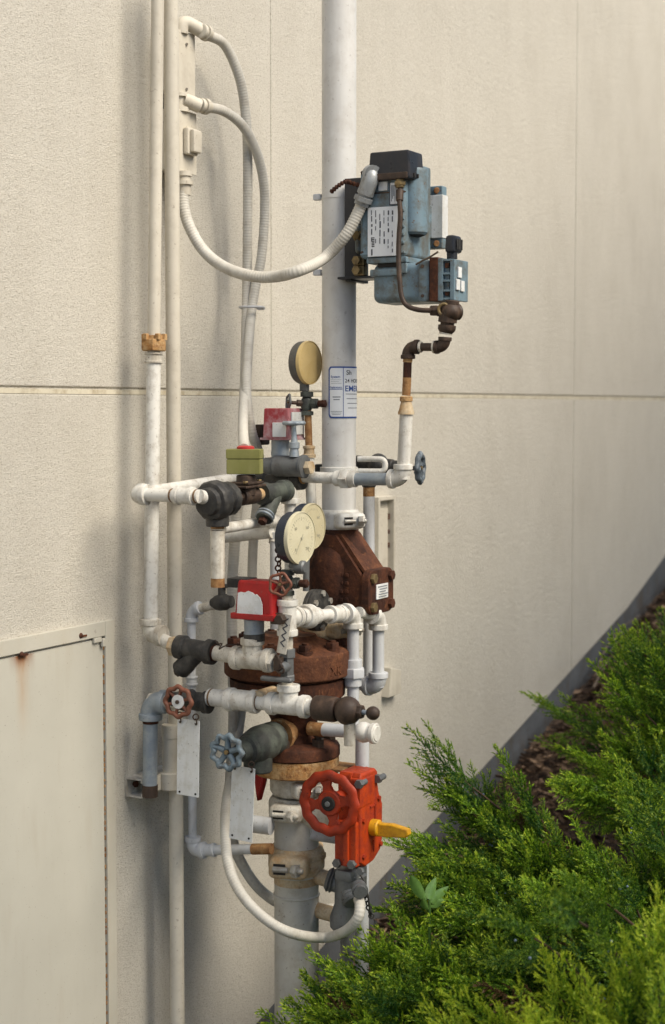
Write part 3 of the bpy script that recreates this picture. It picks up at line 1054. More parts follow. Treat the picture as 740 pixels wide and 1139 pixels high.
patch('notice_face', M_STICKER, st, .004, WS - .004, .004, HS - .004, .0010, .006)
patch('notice_rule', M_BLUEINK, st, .0385, .0400, .004, HS - .004, .0014)
patch('notice_rule', M_BLUEINK, st, .005, .037, HS * .555, HS * .57, .0014)
def putline(s, size, u, v, mat):
    text_mesh(s, size, mat, 'notice_print', st, lambda p: onpipe(u + p[0], v + p[1], .0014 + p[2] * .3), .0004)
putline('System', .0085, .007, HS * .78, M_BLUEINK)
for k in range(3): patch('notice_print', M_GREYINK, st, .007, .034 - .006 * (k % 2), HS * (.74 - .035 * k), HS * (.745 - .035 * k), .0013)
putline('Replacement', .0058, .0052, HS * .585, M_BLUEINK)
for k in range(2): patch('notice_print', M_GREYINK, st, .012 + k * .002, .032 - k * .002, HS * (.40 - .05 * k), HS * (.42 - .05 * k), .0013)
for k in range(3): patch('notice_print', M_GREYINK, st, .007 + .002 * k, .036 - .002 * k, HS * (.125 - .03 * k), HS * (.135 - .03 * k), .0013)
putline('Sh', .017, .047, HS * .84, M_INK)
putline('24 HOUR', .0135, .043, HS * .69, M_INK)
putline('EMERGENCY', .021, .043, HS * .52, M_BLUEINK)
for k in range(4): patch('notice_print', M_GREYINK, st, .046 + .002 * k, .11, HS * (.46 - .09 * k), HS * (.475 - .09 * k), .0013)

# U-bolt hanger round the upper riser
root = thing('pipe_hanger', 'white U-bolt clamp hooked round the upper riser beside the union', 'clamp', UPt(522))
c0 = UPt(524)
m = MB()
m.lathe(c0 - UP * .012, UP, [(0, ru + .0008), (.002, ru + .005), (.022, ru + .005), (.024, ru + .0008)], 40)
m.build('band', M_WHITE, root)
m = MB()
aa = c0 + A(.02, -.04, .0)
m.tube(fillet([aa, aa + OUT * .075 + EX * .02, aa + OUT * .075 + EX * .02 + UP * .032, aa + UP * .032 + OUT * .005], .016, 6), .0075, 14)
m.build('hook', M_WHITE, root)
bq = c0 + A(-.01, .05, .004)
m = MB().box(bq, (.03, .02, .028), bev=.004)
m.build('clamp_lug', M_BLACK, root)

# ================================================================== COMPRESSOR
Xf = 3.61
cp = thing('air_compressor', 'blue-grey air compressor with a black cover bolted to the upper riser', 'compressor', UPt(340))
facebox(UX - .045, UX + .05, 384, 391, 203, 313, .002).build('mounting_plate', M_PLASTIC, cp)
m = MB()
pz0, pz1 = UPt(313)[2], UPt(203)[2]
m.box(A(UX - .052, -.47, (pz0 + pz1) / 2), (.004, .058, pz1 - pz0), bev=.001)
m.box(A(UX - .02, -.485, pz0 + .003), (.085, .12, .006), bev=.001)
m.build('bracket', M_PLASTIC, cp)
m = MB()
for py in (262, 290, 301):
    c0 = N(399, py, Xf + .03)
    bolt(m, c0, -EX, .007, .012)
    m.box(c0 + A(.01, 0, 0), (.02, .03, .024), bev=.003)
build_each(m, 'bracket_bolt', M_BRASS, cp)
m = facebox(Xf + .005, Xf + .155, 399.5, 450, 186, 287, .012, seg=4)
m.build('motor_housing', M_BLUE, cp)
facebox(Xf + .03, Xf + .10, 393, 402, 250, 283, .014, seg=4).build('side_lug', M_BLUE, cp)
lb = facebox(Xf + .0015, Xf + .006, 409, 443, 230, 285, .001).build('rating_label', M_STICKER, cp)
m = MB()
rr = random.Random(9)
for k in range(6):
    px = 413 + k * 4.6
    y = 234
    while y < 278:
        h = rr.uniform(2.5, 8)
        if rr.random() < .75:
            facebox(Xf + .0008, Xf + .0016, px, px + rr.choice((.7, 1.0, 1.4)), y, y + h, 0, m)
        y += h + rr.uniform(.8, 3)
for k in range(6):
    facebox(Xf + .0008, Xf + .0016, 413.5, 416.5, 264 + k * 1.9, 265.1 + k * 1.9, 0, m)
m.build('label_print', M_INK, lb)
lb = facebox(Xf + .001, Xf + .006, 434, 442, 203, 227, .001).build('small_label', M_STICKER, cp)
m = MB()
for k in range(5):
    facebox(Xf + .0002, Xf + .0012, 435.2 + k * 1.3, 435.7 + k * 1.3, 206, 224 - (k % 3) * 3, 0, m)
facebox(Xf + .0002, Xf + .0014, 433.2, 434, 202, 228, 0, m)
facebox(Xf + .0002, Xf + .0014, 433.2, 443, 227, 228, 0, m)
m.build('label_print', M_INK, lb)
facebox(Xf + .001, Xf + .006, 421, 431, 202, 212, .001).build('warning_label', M_TAG, cp)
cc = N(452, 228, Xf + .06)
rc = .036
zt1, zb1 = N(460, 190, Xf + .06)[2], N(460, 259, Xf + .06)[2]
ctr = A(Xf + .06, -(-cc[1] + .020), 0)
m = MB().lathe(ctr + UP * (zb1 - .006), UP, [(0, rc * .86), (.006, rc), (zt1 - zb1, rc), (zt1 - zb1 + .01, rc * .9)], 36)
m.build('capacitor_can', M_BLUE, cp)
m = MB().lathe(ctr + UP * (zb1 - .010), UP, [(0, rc * .55), (.0045, rc * .84)], 30)
m.build('can_gap', M_DARK, cp)
# rear housing strip + pale plate beyond
m = facebox(Xf + .14, Xf + .19, 440, 470.5, 185, 288, .006)
m.build('rear_housing', M_BLUE, cp)
m = facebox(Xf + .2, Xf + .23, 455, 492, 207.5, 277, .004)
m.build('rear_box', M_BLUE, cp)
m = facebox(Xf + .197, Xf + .2315, 470, 492.4, 217, 265, .002)
m.build('rear_plate', M_TAG, cp)
m = MB()
for py in (212, 271): m.cyl(N(486, py, Xf + .204), N(486, py, Xf + .197), .0085, 12, .002)
build_each(m, 'rusted_patch', M_RUSTPIPE, cp)
facebox(Xf + .10, Xf + .21, 440, 462, 225, 262, .004).build('rear_arm', M_BLUE, cp)
m = MB()
for k in range(5):
    facebox(Xf + .0025, Xf + .01, 444.5, 449.0, 232 + k * 9, 235 + k * 9, .001, m)
build_each(m, 'vent_rib', M_BLUE, cp)
m = facebox(Xf + .003, Xf + .02, 400.5, 449.5, 280.5, 283, .0015)
m.build('housing_rim', M_BLUE, cp)
m = facebox(Xf + .003, Xf + .02, 401, 449.5, 213.5, 215, .0008)
m.build('housing_seam', M_BROWNBLK, cp)
m = MB()
for px, py in ((403, 192), (446, 192), (403, 281), (446, 281), (470, 296), (470, 329)):
    m.cyl(N(px, py, Xf + .006), N(px, py, Xf + .0035), .0042, 10)
build_each(m, 'case_screw', M_BROWNBLK, cp)
# top cover
cv0 = facebox(Xf - .012, Xf + .075, 409, 455.5, 167.5, 199, .005, taper=.93)
cv0.build('top_cover', M_PLASTIC, cp)
facebox(Xf - .014, Xf + .06, 411, 453, 192, 199.5, .003).build('cover_skirt', M_BROWNBLK, cp)
m = MB()
oo = -N(456, 193, Xf - .01)[1] + .001
for dx in (.014, .034):
    m.box(A(Xf + dx, -oo + .001, N(457, 194, Xf)[2]), (.007, .006, .010), bev=.001)
build_each(m, 'cover_slot', M_DARK, cp)
m = MB().cyl(N(445, 199, Xf), N(445, 209, Xf), .011, 18, .002)
m.hexn(N(445, 204, Xf), UP, .015, .010)
m.build('cable_gland', M_BRASS, cp)
cab = [N(x, y, Xf - d) for x, y, d in ((445, 208, .0), (444.5, 222, .010), (445.5, 240, .012), (444, 262, .014), (443.5, 285, .018), (444.5, 310, .022), (447, 330, .024), (453, 340, .022), (465, 344.5, .018), (480, 345.5, .012))]
MB().tube(spline(cab, 8), [.0062] * 73, 12).build('cable', M_BROWNBLK, cp)
m = MB().cyl(N(445, 211, Xf - .002), N(444.6, 224, Xf - .010), .009, 14, .002)
m.build('cable_boot', M_BROWNBLK, cp)
# crankcase and head
m = facebox(Xf + .012, Xf + .13, 413.5, 477, 292, 336.5, .018, seg=4)
m.build('crankcase', M_BLUE, cp)
m = facebox(Xf + .004, Xf + .14, 407.5, 452, 286, 292.5, .003)
facebox(Xf + .004, Xf + .13, 411, 447, 299, 307, .004, m)
facebox(Xf + .006, Xf + .05, 446, 452, 292, 304, .003, m)
m.build('crankcase_flange', M_BLUE, cp)
m = facebox(Xf + .010, Xf + .03, 420, 444, 292.7, 297, .001)
m.build('flange_gap', M_DARK, cp)
facebox(Xf + .006, Xf + .12, 465, 477.5, 289, 335.5, .006).build('cylinder_block', M_BLUE, cp)
facebox(Xf + .001, Xf + .10, 477.5, 487, 286, 335, .002).build('gasket_band', M_RUST, cp)
m = MB()
facebox(Xf + .002, Xf + .10, 487, 492.5, 287, 334.5, .002, m)
facebox(Xf + .012, Xf + .085, 493, 500, 288, 333, .002, m)
for y in (288, 303, 311, 322, 331):
    facebox(Xf + .003, Xf + .09, 491.5, 502.5, y, y + 2.4, .001, m)
facebox(Xf + .002, Xf + .085, 500.5, 505.5, 288, 334, .002, m)
m.build('cylinder_head', M_BLUE, cp)
m = MB()
ho = -N(505.5, 310, Xf)[1]
for yy, zz in ((.028, 302), (.045, 317), (.018, 316)):
    m.box(A(Xf + yy, -ho - .0015, N(507, zz, Xf)[2]), (.020, .004, .026), bev=.001)
build_each(m, 'head_plate', M_TAG, cp)
m = MB()
for y in (295, 326): facebox(Xf + .005, Xf + .012, 494.5, 499.5, y - 3, y + 3, .002, m)
build_each(m, 'head_bolt', M_RUST, cp)
m = facebox(Xf + .018, Xf + .07, 494, 505.5, 261, 280.5, .007, taper=.9)
m.build('plug_cap', M_PLASTIC, cp)
m = MB().cyl(N(503, 280, Xf + .04), N(503, 288, Xf + .04), .013, 16)
m.build('plug_stem', M_PLASTIC, cp)
m = MB()
for k in range(4):
    m.box(A(Xf + .03 + k * .009, N(506, 270, Xf + .02)[1] - .0025, N(507, 270, Xf)[2]), (.005, .003, .026), bev=.001)
m.build('plug_grille', M_BLACK, cp)
m = MB().tube(spline([N(463, 294, Xf), N(470, 290, Xf - .01), N(478, 286, Xf - .014), N(487.5, 280, Xf - .016)], 5), .0025, 8)
m.build('loose_wire', M_TWIG, cp)
m = MB().tube(spline([N(404, 207, Xf), N(392, 204, Xf), N(385, 202, Xf - .02), N(376, 207, Xf - .03), N(368, 214, Xf - .03)], 6), [.004 + .0028 * (k % 2) for k in range(25)], 8)
m.build('perished_cable', M_RUST, cp)

# discharge line under the compressor ---------------------------------------------------
XC = 3.615
dl = thing('discharge_line', 'rust-brown fittings and stained pipe stepping down below the compressor', 'pipework', N(450, 440, XC))
rn = .0105
m = MB()
c1, c2 = N(502, 334, XC), N(497, 366, XC)
m.cyl(N(503.5, 334, XC), N(502, 350, XC), .017, 18, .002)
m.ball(N(502, 347, XC), .026, UP, .9, 20, 10)
m.cyl(N(486, 346, XC - .005), N(502, 346, XC), .013, 18, .002)
m.hexn(N(484, 345.5, XC - .006), OUT, .014, .02)
m.cyl(N(502, 347, XC), N(512, 347, XC + .02), .020, 20, .004)
m.build('brass_tee', M_BROWNBLK, dl)
m = MB().torus(N(494, 344, XC - .016), A(-.9, -.3, 0), .013, .004, 20, 8)
m.build('brass_ring', M_BRASS, dl)
m = MB()
m.lathe(N(496.5, 371, XC), N(499, 348, XC) - N(496.5, 371, XC), [(0, .014), (.004, .018), (.010, .022), (.020, .022), (.021, .017), (.026, .017), (.027, .023), (.045, .023), (.050, .018)], 20)
m.build('check_nipple', M_BROWNBLK, dl)
MB().cyl(N(495.5, 372, XC), N(496, 369, XC), .016, 18).build('white_seal', M_WHITE2, dl)
e1 = N(494.5, 386, XC)
elbow(dl, e1, N(495.5, 372, XC) - e1, -OUT, .0115, M_BROWNBLK, 1.5)
e2 = N(454, 386, XC)
pipe(dl, e1, e2, rn * .95, M_BROWNBLK, 'nipple')
m = MB()
collar(m, N(484, 386, XC), OUT, rn, .008, 1.5); collar(m, N(468, 386, XC), OUT, rn, .006, 1.3)
build_each(m, 'white_seal', M_WHITE2, dl)
elbow(dl, e2, OUT, -UP, .0125, M_BROWNBLK, 1.7)
XB = XC
s0, s1, s2 = e2 - UP * .02, N(453.5, 403, XC), N(452, 440, XC)
pipe(dl, s0, s1, rn * 1.12, M_ORANGE, 'rusted_pipe')
pipe(dl, s1, N(453, 420, XC), rn, M_RUST, 'rusted_pipe')
pipe(dl, N(453, 420, XC), s2, rn * 1.02, M_RUSTPIPE, 'rusted_pipe')
b0, b1_ = N(452, 461, XC), N(452, 446, XC)
m = MB().lathe(b0, UP, [(0, .018), (0, .0205), (.006, .0205), (.012, .018), (.030, .0135), (.034, .0135)], 26)
m.build('bell_reducer', M_RUSTWHITE, dl)
MB().lathe(N(452, 447, XC), UP, [(0, .0125), (.002, .016), (.012, .016), (.014, .0125)], 12).build('rust_ring', M_ORANGE, dl)
e3 = N(448.5, 533, XC)
pipe(dl, b0, e3, .0165, M_WHITE, 'pipe')
elbow(dl, e3, UP, -OUT, .0168, M_WHITE, 1.6)
pipe(dl, N(436, 533, XC), N(396, 533, XC), .0158, M_GALV, 'galvanised_pipe')
MB().cyl(N(434.5, 533, XC), N(432, 533, XC), .0162, 24).build('rust_band', M_RUST, dl)
pipe(dl, N(398, 533, XC), N(338, 530.5, XC), .0145, M_WHITE, 'pipe')
un = union(dl, N(385, 532.5, XC), OUT, .0155, M_WHITE, .062)
m = MB()
collar(m, N(336.5, 530.5, XC), OUT, .0145, .008, 1.25)
m.build('rust_band', M_ORANGE, dl)

# valve behind with edge-on blue wheel -----------------------------------------------
XV = UX + .14
vv = thing('globe_valve', 'dark globe valve behind the riser with a blue-grey wheel seen edge-on', 'valve', N(420, 515, XV))
vr = thing('standing_pipe', 'slim white pipe with a rusty top standing behind the riser on the right', 'pipe', N(409, 560, XV))
pc = N(410.5, 548, XV)
m = MB()
vc = N(421, 517, XV)
m.cyl(N(396, 514, XV), N(438, 519, XV), .019, 20, .003)
m.ball(vc, .031, OUT, .9, 22, 10)
m.lathe(N(436, 519, XV), OUT, [(0, .012), (.004, .017), (.014, .017), (.015, .008), (.035, .008)], 14)
m.cyl(N(410.5, 520, XV), N(410.5, 542, XV), .019, 20, .003)
m.box(N(404, 512, XV), (.03, .06, .022), bev=.008)
m.build('valve_body', M_BLACK, vv)
m = MB().cyl(N(436, 517, XV), N(461, 521, XV), .006, 12)
m.build('stem', M_BLACK, vv)
hw = handwheel(vv, N(467.5, 520.5, XV), unit(A(.22, -1, 0)), .0425, M_STEELB, 4, .18, 8, .08, M_BRASS, .1, None, .34)
pipe(vr, N(410.5, 540, XV), N(410.5, 552, XV), .0158, M_RUSTPIPE, 'rusted_pipe')
VX, VO = XV, -pc[1]
pipe(vr, N(410.5, 552, XV), A(VX, -VO, V(VX, VO, 760)[2]), .0155, M_GREYP, 'pipe')

# wall hatch beyond
hA = W(418, 553, .0)
hB = W(432, 622, .0)
wh = thing('wall_hatch', 'narrow cream access cover on the wall behind the check valve', 'hatch', A((hA[0] + hB[0]) / 2, 0, hB[2]))
hx0, hx1, hz0, hz1 = W(414, 590, 0)[0], W(433, 590, 0)[0], W(424, 640, 0)[2], W(424, 552, 0)[2]
m = MB()
m.box(A(hx1 - .006, -.012, (hz0 + hz1) / 2), (.012, .024, hz1 - hz0), bev=.001)
m.box(A(hx0 + .006, -.012, (hz0 + hz1) / 2), (.012, .024, hz1 - hz0), bev=.001)
m.box(A((hx0 + hx1) / 2, -.0118, hz1 - .006), (hx1 - hx0 - .025, .0236, .012), bev=.001)
m.build('hatch_frame', M_CREAM, wh)
MB().box(A((hx0 + hx1) / 2, -.005, (hz0 + hz1) / 2 - .02), (hx1 - hx0 - .05, .006, hz1 - hz0 - .04), bev=.001).build('hatch_panel', M_CREAM, wh)
m = MB()
for py, d in ((575, .02), (592, .014), (607, .018)):
    m.box(A(hx1 - .022, -.009, W(425, py, 0)[2]), (.008, .006, d), bev=.002)
build_each(m, 'latch', M_RUST, wh)

# ================================================================== TRIM: UPPER LEFT ALARM LINE
def strainer(name, lab, a, b, leg, r, mat, cat='strainer', cap=None, grp=None):
    root = thing(name, lab, cat, (np.asarray(a) + b) / 2, grp)
    a, b, leg = np.asarray(a, float), np.asarray(b, float), np.asarray(leg, float)
    ax = unit(b - a)
    L = np.linalg.norm(b - a)
    m = MB()
    m.lathe(a, ax, [(0, r * .8), (0, r * 1.25), (L * .20, r * 1.3), (L * .24, r * 1.05), (L * .78, r * 1.05), (L * .82, r * 1.32), (L, r * 1.28), (L, r * .8)], 28)
    s = a + ax * L * .62
    d = leg - s
    Ld = np.linalg.norm(d)
    m.lathe(s, d, [(0, r * .9), (Ld * .55, r * .95), (Ld * .62, r * 1.02), (Ld * .95, r * 1.02), (Ld, r * .9)], 24)
    m.build('strainer_body', mat, root)
    m = MB()
    if cap is None:
        m.hexn(leg + unit(d) * r * .25, d, r * .5, r * .5)
        m.build('plug', M_BROWNBLK, root)
    else:
        m.torus(leg - unit(d) * .006, d, r * .98, r * .16, 24, 8)
        m.torus(leg - unit(d) * .015, d, r * 1.0, r * .12, 24, 8)
        m.build('cap_ring', cap, root)
        MB().hexn(leg + unit(d) * r * .3, d, r * .55, r * .6).build('plug', M_RUST, root)
    return root

OA = .132
cA = W(151, 550, OA)
XA = cA[0]
r3 = .0158
al = thing('alarm_line', 'white pipe with a corner elbow wrapping round the two wall conduits', 'pipework', cA)
p2 = N(222, 552, XA)
oB = -p2[1]
pU = W(242, 556.5, oB + .01)
elbow(al, cA, OUT, EX, r3 * 1.12, M_WHITE, 1.35)
pipe(al, cA, p2, r3, M_WHITE)
pipe(al, cA, W(303, 526, OA), r3, M_WHITE)
coupling(al, N(206, 551.5, XA), OUT, r3, M_WHITE, .05)
pipe(al, p2 - OUT * .002, pU, r3 * 1.05, M_WHITE, 'nipple')
tee(al, W(306, 527.5, OA), EX, OUT, r3 * .95, M_WHITE, .07, 'tee')
axU = unit(W(318, 545, oB + .02) - pU)

seam(al, N(219, 552, XA), OUT, r3 * 1.02); seam(al, N(192, 551, XA), OUT, r3 * 1.02)
un = thing('pipe_union', 'large black ridged union on the white line above the rusty stub', 'union', pU)
m = MB()
c0 = pU - axU * .05
m.lathe(c0, axU, [(0, .020), (.004, .031), (.016, .034), (.018, .043), (.026, .048), (.050, .048), (.056, .044), (.058, .036), (.07, .034), (.074, .041), (.096, .041), (.10, .034)], 40, 12, .018)
m.cyl(pU - UP * .01 + axU * .0, pU - UP * .062, .0275, 28, .002)
m.build('union_body', M_BLACK, un)
st0 = pU - UP * .062
zs = lambda py: V(pU[0], -pU[1], py)
sb = thing('stub_pipe', 'short open white pipe stub with orange rust at both ends below the black union', 'pipe', zs(653))
pipe(sb, st0, zs(588), .0165, M_RUSTPIPE, 'rusted_end')
pipe(sb, zs(590), zs(643), .0172, M_WHITE2, 'pipe')
m = MB().lathe(zs(653), UP, [(0, .012), (0, .0168), (zs(643)[2] - zs(653)[2], .0168)], 28)
m.build('rusted_end', M_RUSTPIPE, sb)

def onU(px, py=None):                                   # point on the alarm line beyond the union
    y = 556.5 + (px - 242) * (545.5 - 556.5) / (318 - 242.0)
    return W(px, y, oB + .01 + .01 * (px - 242) / 76.0)
bn = thing('solenoid_valve', 'tarnished brass valve carrying the olive green box', 'valve', onU(275))
m = MB()
a_, b_ = onU(258), onU(300)
ax = unit(b_ - a_)
m.cyl(a_, b_, .0125, 20)
m.hexn(onU(262), ax, .021, .014)
m.cyl(onU(268), onU(284), .022, 20, .003)
for k in (0, 1):
    m.box(onU(274) + UP * (.025 + k * .008), (.09 - .02 * k, .06, .006), (ax, unit(np.cross(UP, ax)), UP), .002)
m.cyl(onU(274), onU(274) + UP * .052, .024, 20, .003)
m.build('valve_body', M_BROWNBLK, bn)
m = MB()
m.cyl(onU(258), onU(263), .0155, 18, .002); m.cyl(onU(286), onU(293), .0145, 18, .002)
build_each(m, 'nipple', M_RUSTWHITE, bn)
m = MB()
for k in (-1, 1):
    bolt(m, onU(274) + UP * .03 + ax * .03 * k - unit(np.cross(UP, ax)) * .018 , UP, .004, .006)
build_each(m, 'bolt', M_BRASS, bn)
XgB = onU(274)[0] - .045
gb = thing('control_box', 'olive green metal box with a red ring where the hose enters', 'box', onU(274) + UP * .055)
gn = unit(A(-.93, -.36, 0)); gu = unit(np.cross(UP, -gn)) * -1
gcn = N(272.5, 514, XgB + .045)
for nm_, pt_, pb_, ex_ in (('box_body', 510.6, 527, 0), ('box_lid', 499.5, 510.1, .002)):
    gw = 36.5 / 446 / abs(gu @ RIGHT) + ex_
    cz = N(272.5, (pt_ + pb_) / 2, XgB + .045)
    MB().box(A(gcn[0], gcn[1], cz[2]), (.05 + ex_, gw, (pb_ - pt_) / 446), (gn, gu, UP), .0025).build(nm_, M_GREENBOX, gb)
rc0 = A(gcn[0], gcn[1], N(272.5, 498.5, XgB + .045)[2]) + gu * .002
m = MB().lathe(rc0 - UP * .006, UP, [(0, .020), (.003, .0215), (.009, .0215), (.012, .016)], 28)
m.build('red_ring', M_REDSEAL, gb)

strainer('y_strainer', 'dark greenish strainer with a green-ringed cap pointing down, next to the olive box', onU(290), onU(318), onU(291) - UP * .062 + OUT * .006, .0215, M_GREENBLK, cap=M_GALV, grp='Y strainers')
vt = thing('trim_pipe', 'white pipe with an elbow dropping behind the two black-rimmed gauges', 'pipework', onU(322))
eA = onU(323)
elbow(vt, eA, -axU, -UP, .0165, M_WHITE, 1.5)
pipe(vt, eA, A(eA[0], eA[1], V(eA[0], -eA[1], 690)[2]), .0150, M_WHITE)
eB = W(303, 592, .30)
ul = thing('bypass_loop', 'two thin white pipes meeting in a bend below the green-ringed cap', 'pipework', eB)
r4 = .0125
eA2 = eB + UP * .030 + A(-.01, .0, 0)
pipe(ul, eB, N(247, 597.5, eB[0]), r4 * 1.25, M_WHITE)
pipe(ul, eA2, W(247, 588, .30), r4 * 1.05, M_WHITE)
m = MB().tube(fillet([eA2 - EX * .01, eA2 + EX * .03, eB + EX * .03 + UP * .005, eB + EX * .012 - UP * .03], .014, 6), .0165, 20)
m.build('elbow', M_WHITE, ul)
pipe(ul, eB + EX * .012, A(eB[0] + .012, eB[1], V(eB[0], .30, 700)[2]), .0122, M_GREYP)

# sun-faded switch and its valve ------------------------------------------------------------
XP = 3.585
ps = thing('pressure_switch', 'sun-faded pink pressure switch with a blank white face, upper of the two', 'switch', N(311, 507, XP), 'pressure switches on the trim')
facebox(XP, XP + .085, 292, 321, 454, 488, .004, taper=.94).build('switch_cover', M_PINK, ps)
m = MB()
so = -N(321, 470, XP)[1]
m.box(A(XP + .045, -so - .0015, N(324, 471, XP)[2]), (.062, .004, .058), bev=.001)
m.build('face_plate', M_TAG, ps)
facebox(XP - .0015, XP + .002, 303, 318, 470, 486, .001).build('faded_patch', M_TAG, ps)
m = facebox(XP + .002, XP + .10, 289, 323, 487, 489.5, .001)
m.build('base_plate', M_PINK, ps)
m = facebox(XP + .05, XP + .09, 283, 292, 472, 495, .004)
m.build('cable_entry', M_BROWNBLK, ps)
m = MB().cyl(N(312, 510, XP + .04), N(312, 488, XP + .04), .0235, 26, .002)
m.lathe(N(312, 506, XP + .04), UP, [(0, .0245), (.008, .0245)], 26)
m.build('neck', M_GALV, ps)
gv = thing('test_valve', 'grey steel barrel valve with a small flat wheel under the faded pink switch', 'valve', N(320, 518, XP))
m = MB()
a_, b_ = N(296, 518, XP), N(341, 519, XP)
Lv = -(b_[1] - a_[1])
m.lathe(a_, b_ - a_, [(0, .017), (.0, .021), (Lv * .2, .023), (Lv * .24, .020), (Lv * .26, .027), (Lv * .86, .027), (Lv * .9, .024), (Lv * .91, .030), (Lv * .97, .030), (Lv, .02)], 30)
m.build('valve_body', M_STEEL, gv)
m = MB().hexn(N(344, 520, XP), OUT, .018, .016)
m.build('nut', M_RUSTWHITE, gv)
m = MB()
c0 = N(327.5, 508, XP - .01)
m.lathe(c0, UP, [(0, .013), (.020, .011), (.022, .014), (.036, .014), (.038, .009), (.070, .005), (.082, .005)], 18)
m.build('bonnet', M_GALV, gv)
handwheel(gv, N(327, 470.5, XP - .01), UP, .030, M_GALV, 4, .18, 8, .06, None, .05, None, .3)
strainer('y_strainer', 'black strainer body below the grey barrel valve, joined to the white union pipe', N(287, 537, 3.63), N(337, 534, 3.615), N(300, 549, 3.60), .0195, M_BLACK, grp='Y strainers')

# ------------------------------------------------------------------ gauges
def gauge(name, lab, face, ax, R, depth, case, dial, bez, ticks, stem_to, stem_mat):
    root = thing(name, lab, 'gauge', face, 'round pressure gauges')
    ax = unit(ax)
    u, w, n = basis(ax)
    m = MB().lathe(face - ax * depth, ax, [(0, R * .5), (.001, R * .93), (.006, R * .98), (depth - .006, R), (depth - .001, R * 1.0), (depth, R * .95), (depth, R * .5)], 56)
    m.build('gauge_case', case, root)
    m = MB().lathe(face - ax * .004, ax, [(-.002, R * .985), (-.002, R * 1.006), (.004, R * 1.006), (.0075, R * .99), (.0075, R * .965), (.001, R * .955)], 56)
    m.build('bezel', bez, root)
    dl_ = MB().lathe(face - ax * .001, ax, [(0, R * .958), (.0025, R * .958), (.0035, R * .93) if ticks else (.0050, R * .8)], 56).build('dial', dial, root)
    if ticks:
        m = MB()
        for k in range(31):
            q = math.radians(-45 + 270 * k / 30)
            d = math.cos(q) * u + math.sin(q) * w
            L = .13 if k % 5 == 0 else .07
            m.box(face + ax * .0028 + d * R * (.80 - L / 2), (R * L, R * (.022 if k % 5 == 0 else .012), .0006), (d, np.cross(ax, d), ax))
        m.build('dial_marks', M_DIALINK, dl_)
        m = MB()
        q = math.radians(ticks)
        d = math.cos(q) * u + math.sin(q) * w
        m.box(face + ax * .0036 + d * R * .26, (R * .85, R * .035, .0006), (d, np.cross(ax, d), ax))
        m.cyl(face + ax * .003, face + ax * .005, R * .06, 14)
        m.build('needle', M_DIALINK, root)
        for kk, s in ((0, '0'), (2, '80'), (4, '160'), (6, '250')):
            qq = math.radians(225 - 270 * kk / 6)
            cpos = A(math.cos(qq), math.sin(qq), 0) * R * .56
            uu, ww = unit(np.cross(UP, ax)), UP
            text_mesh(s, R * .16, M_DIALINK, 'dial_number', dl_, lambda p: face + ax * (.0032 + p[2]) + uu * (cpos[0] + p[0]) + ww * (cpos[1] + p[1] - R * .07), .0004, 'CENTER')
    if stem_to is not None:
        b = face - ax * depth * .5
        m = MB()
        top_ = b - UP * R * .96
        m.box(top_ - UP * .008, (.020, .020, .022), bev=.003)
        m.cyl(top_ - UP * .018, np.asarray(stem_to), .008, 14)
        m.build('stem', stem_mat, root)
    return root

gax = unit(A(-.06, -1, 0.0))
XQ = 3.66
gpt = lambda px, py: N(px, py, XQ)
g1f = gpt(344.5, 403.5) 
valve_top1 = gpt(340.5, 437)
gauge('pressure_gauge', 'highest gauge, its lens yellowed blank, standing on a rusty pipe', g1f, gax, .0565, .032, M_STEELD, M_DIALY, M_DIALY, 0, valve_top1, M_STEEL)

def gauge_valve(lab, c, wheel_mat, wc, Rw, knob=True, grp='small gauge cocks'):
    root = thing('gauge_cock', lab, 'valve', c, grp)
    m = MB()
    m.lathe(c - UP * .030, UP, [(0, .012), (.0, .017), (.010, .017), (.011, .011), (.022, .016), (.038, .016), (.047, .011), (.048, .017), (.060, .017), (.061, .012)], 20)
    m.cyl(c, c + OUT * .034, .010, 16, .002)
    m.hexn(c + OUT * .024, OUT, .015, .012)
    m.build('cock_body', M_GREENBLK, root)
    MB().cyl(c + OUT * .034, c + OUT * .056, .009, 14, .002).hexn(c + OUT * .05, OUT, .011, .008).build('plug', M_RUST, root)
    m = MB().cyl(c, wc, .005, 10)
    m.hexn(c + (wc - c) * .4, wc - c, .010, .014)
    m.build('stem', M_BROWNBLK, root)
    handwheel(root, wc, unit(wc - c), Rw, wheel_mat, 5, .13, 5, .08, M_BRASS, .1, None, .22)
    return root
gauge_valve('cock with a dull brown star wheel below the yellowed gauge', gpt(341.5, 449), M_STEEL, gpt(328.5, 447.5) - EX * .035, .0225)
rp = thing('gauge_riser', 'rust-streaked thin pipe rising beside the notice to the yellowed gauge', 'pipe', gpt(347, 560))
q1, q2, q3 = gpt(342.5, 455), gpt(344, 503), gpt(346.5, 560)
pipe(rp, q1, q2, .0095, M_RUSTPIPE, 'rusted_pipe')
m = MB()
m.lathe(q2 - UP * .014, UP, [(0, .013), (.0, .0175), (.008, .0175), (.010, .014), (.022, .0135), (.024, .016), (.030, .0155), (.032, .010)], 22)
m.build('coupling', M_RUSTWHITE, rp)
pipe(rp, q2 - UP * .012, q3, .0135, M_WHITE, 'pipe')
XU2 = UX - .07
pipe(rp, q3, A(q3[0], q3[1], V(q3[0], -q3[1], 600)[2]), .0135, M_WHITE, 'pipe')

